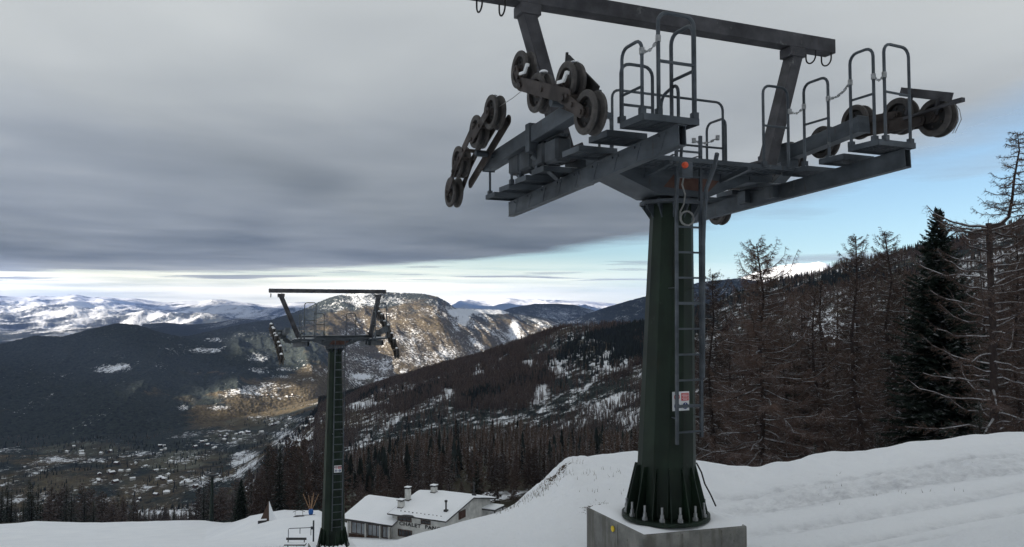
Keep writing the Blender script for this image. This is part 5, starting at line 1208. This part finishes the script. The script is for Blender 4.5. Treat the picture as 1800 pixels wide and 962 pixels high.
def forest():
    col = bpy.data.collections.new('forest_kinds')
    for i in range(3): col.objects.link(bpy.data.objects.new('a_larch%d' % i, lod_larch(60 + i)))
    for i in range(2): col.objects.link(bpy.data.objects.new('b_conifer%d' % i, lod_conifer(70 + i)))
    pts = []; kind = []; sc = []
    R = np.random.default_rng(3)
    def scatter(n, pxr, s0, s1, dens, conifer):
        px = R.uniform(*pxr, n); s = R.uniform(s0, s1, n); fk = sorted(FT)
        seg = s.astype(int); t = s - seg
        D = np.array([np.interp(px, fk, [FT[k][i][0] for k in fk]) for i in range(7)])
        ii = np.arange(n); d = D[seg, ii] * (1 - t) + D[np.minimum(seg + 1, 6), ii] * t
        x = (px - 900) / F * d
        cl = fbm(x / 110, d / 170, 5, .6); cn = fbm(x / 140 + 50, d / 200, 4); keep = R.random(n) < dens * np.where((d > 600) & (d < 1060) & (px > 560), .75, 1) * (.12 + .88 * sstep(.42, .52, cl)) * (d / d.max()) ** .6
        for a, b_, c_ in zip(x[keep], d[keep], cn[keep]):
            h, _n, fi, _d = far_bvh.ray_cast(Vector((a, b_, 2500)), Vector((0, 0, -1)))
            if h is None or R.random() < sstep(.48, .85, COVER[FACES[fi][0]]): continue
            pts.append(tuple(h)); kind.append(int(R.integers(3, 5)) if c_ + R.normal(0, .05) < conifer - (.07 if b_ < 1100 else 0) else int(R.integers(0, 3))); sc.append(R.uniform(.35, .72) if b_ < 1050 else R.uniform(.6, 1.2))
    scatter(95000, (555, 1250), 3.0, 4.12, 1.0, .43)
    scatter(30000, (1180, 1900), 2.0, 4.15, 1.0, .36)
    scatter(1500, (570, 1200), 0.3, 1.2, .9, .36)
    scatter(5000, (-60, 600), 1.0, 4.0, .8, .50)
    scatter(3500, (440, 620), 3.0, 4.3, .8, .50)
    scatter(5000, (-60, 560), 4.0, 5.9, .55, .55)
    n = len(pts); me = bpy.data.meshes.new('forest'); me.vertices.add(n); me.vertices.foreach_set('co', np.array(pts, dtype=np.float32).ravel())
    for a, ty, v in (('kind_of', 'INT', np.array(kind, dtype=np.int32)), ('size_of', 'FLOAT', np.array(sc, dtype=np.float32)), ('turn_of', 'FLOAT', R.uniform(0, 6.28, n).astype(np.float32))):
        at = me.attributes.new(a, ty, 'POINT'); at.data.foreach_set('value', v)
    o = put(bpy.data.objects.new('forest', me)); tag(o, kind='stuff')
    ng = bpy.data.node_groups.new('forest', 'GeometryNodeTree'); ng.interface.new_socket('Geometry', in_out='INPUT', socket_type='NodeSocketGeometry'); ng.interface.new_socket('Geometry', in_out='OUTPUT', socket_type='NodeSocketGeometry')
    nd = ng.nodes; gi = nd.new('NodeGroupInput'); go = nd.new('NodeGroupOutput'); ip = nd.new('GeometryNodeInstanceOnPoints'); ci = nd.new('GeometryNodeCollectionInfo')
    ci.inputs['Collection'].default_value = col; ci.inputs['Separate Children'].default_value = True; ci.inputs['Reset Children'].default_value = True
    def na(name, ty): q = nd.new('GeometryNodeInputNamedAttribute'); q.data_type = ty; q.inputs['Name'].default_value = name; return next(s for s in q.outputs if s.enabled and s.name == 'Attribute')
    cx = nd.new('ShaderNodeCombineXYZ'); lk = ng.links
    lk.new(gi.outputs[0], ip.inputs['Points']); lk.new(ci.outputs[0], ip.inputs['Instance']); ip.inputs['Pick Instance'].default_value = True
    lk.new(na('kind_of', 'INT'), ip.inputs['Instance Index']); lk.new(na('turn_of', 'FLOAT'), cx.inputs[2]); lk.new(cx.outputs[0], ip.inputs['Rotation']); lk.new(na('size_of', 'FLOAT'), ip.inputs['Scale']); lk.new(ip.outputs[0], go.inputs[0])
    md = o.modifiers.new('forest', 'NODES'); md.node_group = ng
    print('forest trees', n)
forest()

# ------------------------------------------------------------------ valley houses
def house_mesh(seed):
    R = random.Random(seed); b = MB(); w, l, h = R.uniform(7, 9), R.uniform(9, 14), R.uniform(4.5, 6.5); rh = w * .28
    b.prism([Vector((-w / 2, -l / 2, -3)), Vector((w / 2, -l / 2, -3)), Vector((w / 2, -l / 2, h)), Vector((0, -l / 2, h + rh)), Vector((-w / 2, -l / 2, h))], (0, l, 0), 0)
    e = .7
    for s in (-1, 1):
        P = [Vector((0, -l / 2 - e, h + rh + .05)), Vector((s * (w / 2 + e), -l / 2 - e, h - e * .55 + .05)), Vector((s * (w / 2 + e), -l / 2 - e, h - e * .55 + .5)), Vector((0, -l / 2 - e, h + rh + .5))]
        b.prism(P, (0, l + 2 * e, 0), 1)
    for k in range(3): b.box((w / 2 + .03, -l / 3 + k * l / 3, h * .55), (.08, 1.2, 1.3), 2); b.box((-w / 2 - .03, -l / 3 + k * l / 3, h * .55), (.08, 1.2, 1.3), 2)
    return b.mesh('house', [M['white_wall'] if seed % 3 else M['dark_wood'], M['snow'], M['letter']])
HM = [house_mesh(i) for i in range(5)]
clusters = [(430, 560, 742, 764, 26), (375, 470, 766, 784, 16), (280, 400, 782, 800, 16), (190, 330, 815, 835, 10), (155, 215, 838, 860, 9), (230, 300, 842, 858, 10), (310, 380, 848, 862, 10), (490, 560, 782, 795, 6), (60, 130, 800, 830, 4), (140, 200, 795, 803, 5), (600, 700, 662, 676, 6), (440, 540, 698, 716, 5), (240, 300, 868, 884, 5)]
R = random.Random(9)
for x0, x1, y0, y1, n in clusters:
    for i in range(int(n * .8)):
        px = R.uniform(x0, x1); py = y0 + (y1 - y0) * R.random() - (px - x0) / (x1 - x0) * (y1 - y0) * .5
        h = sight(px, py)
        if h is None: continue
        o = put(bpy.data.objects.new('house', HM[R.randrange(5)])); o.location = h; o.rotation_euler.z = R.uniform(0, 3.14); s = R.uniform(.8, 1.25); o.scale = (s, s, s)
        tag(o, 'tiny snow-roofed house of the village scattered over the valley floor', 'house', 'village houses in the valley')

# ------------------------------------------------------------------ dry grass poking through the snow of the bank
def dry_grass():
    R = np.random.default_rng(21); V = []
    def tuft(px, d, n, h):
        x = (px - 900) / F * d / 1.01
        for _ in range(n):
            X, Y = x + R.normal(0, .10), d + R.normal(0, .12); q = near_bvh.ray_cast(Vector((X, Y, 50)), Vector((0, 0, -1)))[0]
            if q is None: continue
            e = Vector((R.normal(0, .35), R.normal(0, .35), 1)).normalized() * h * R.uniform(.4, 1.2); s_ = Vector((R.normal(0, 1), R.normal(0, 1), 0)).normalized() * .004
            V.extend([tuple(q - s_ - e * .1), tuple(q + s_ - e * .1), tuple(q + e)])
    for i in range(26):
        t = R.random(); tuft(890 + 125 * t + R.normal(0, 6), 14.6 + R.normal(0, .25), int(R.integers(4, 16)), .10)
    for i in range(14): tuft(R.uniform(1010, 1100), R.uniform(12.2, 14.2), int(R.integers(2, 7)), .09)
    for i in range(10): tuft(R.uniform(1300, 1780), R.uniform(11.5, 14.0), int(R.integers(1, 4)), .06)
    for i in range(30): tuft(R.uniform(445, 575), R.uniform(50.5, 53.5), 10, .16)
    tag(put(bpy.data.objects.new('dry_grass', tri_mesh('dry_grass', V, M['rocker_steel'] if False else M['straw']))), kind='stuff')
simple('straw', (0.045, 0.032, 0.022), (0.16, 0.12, 0.075), 9, 0.9)
dry_grass()
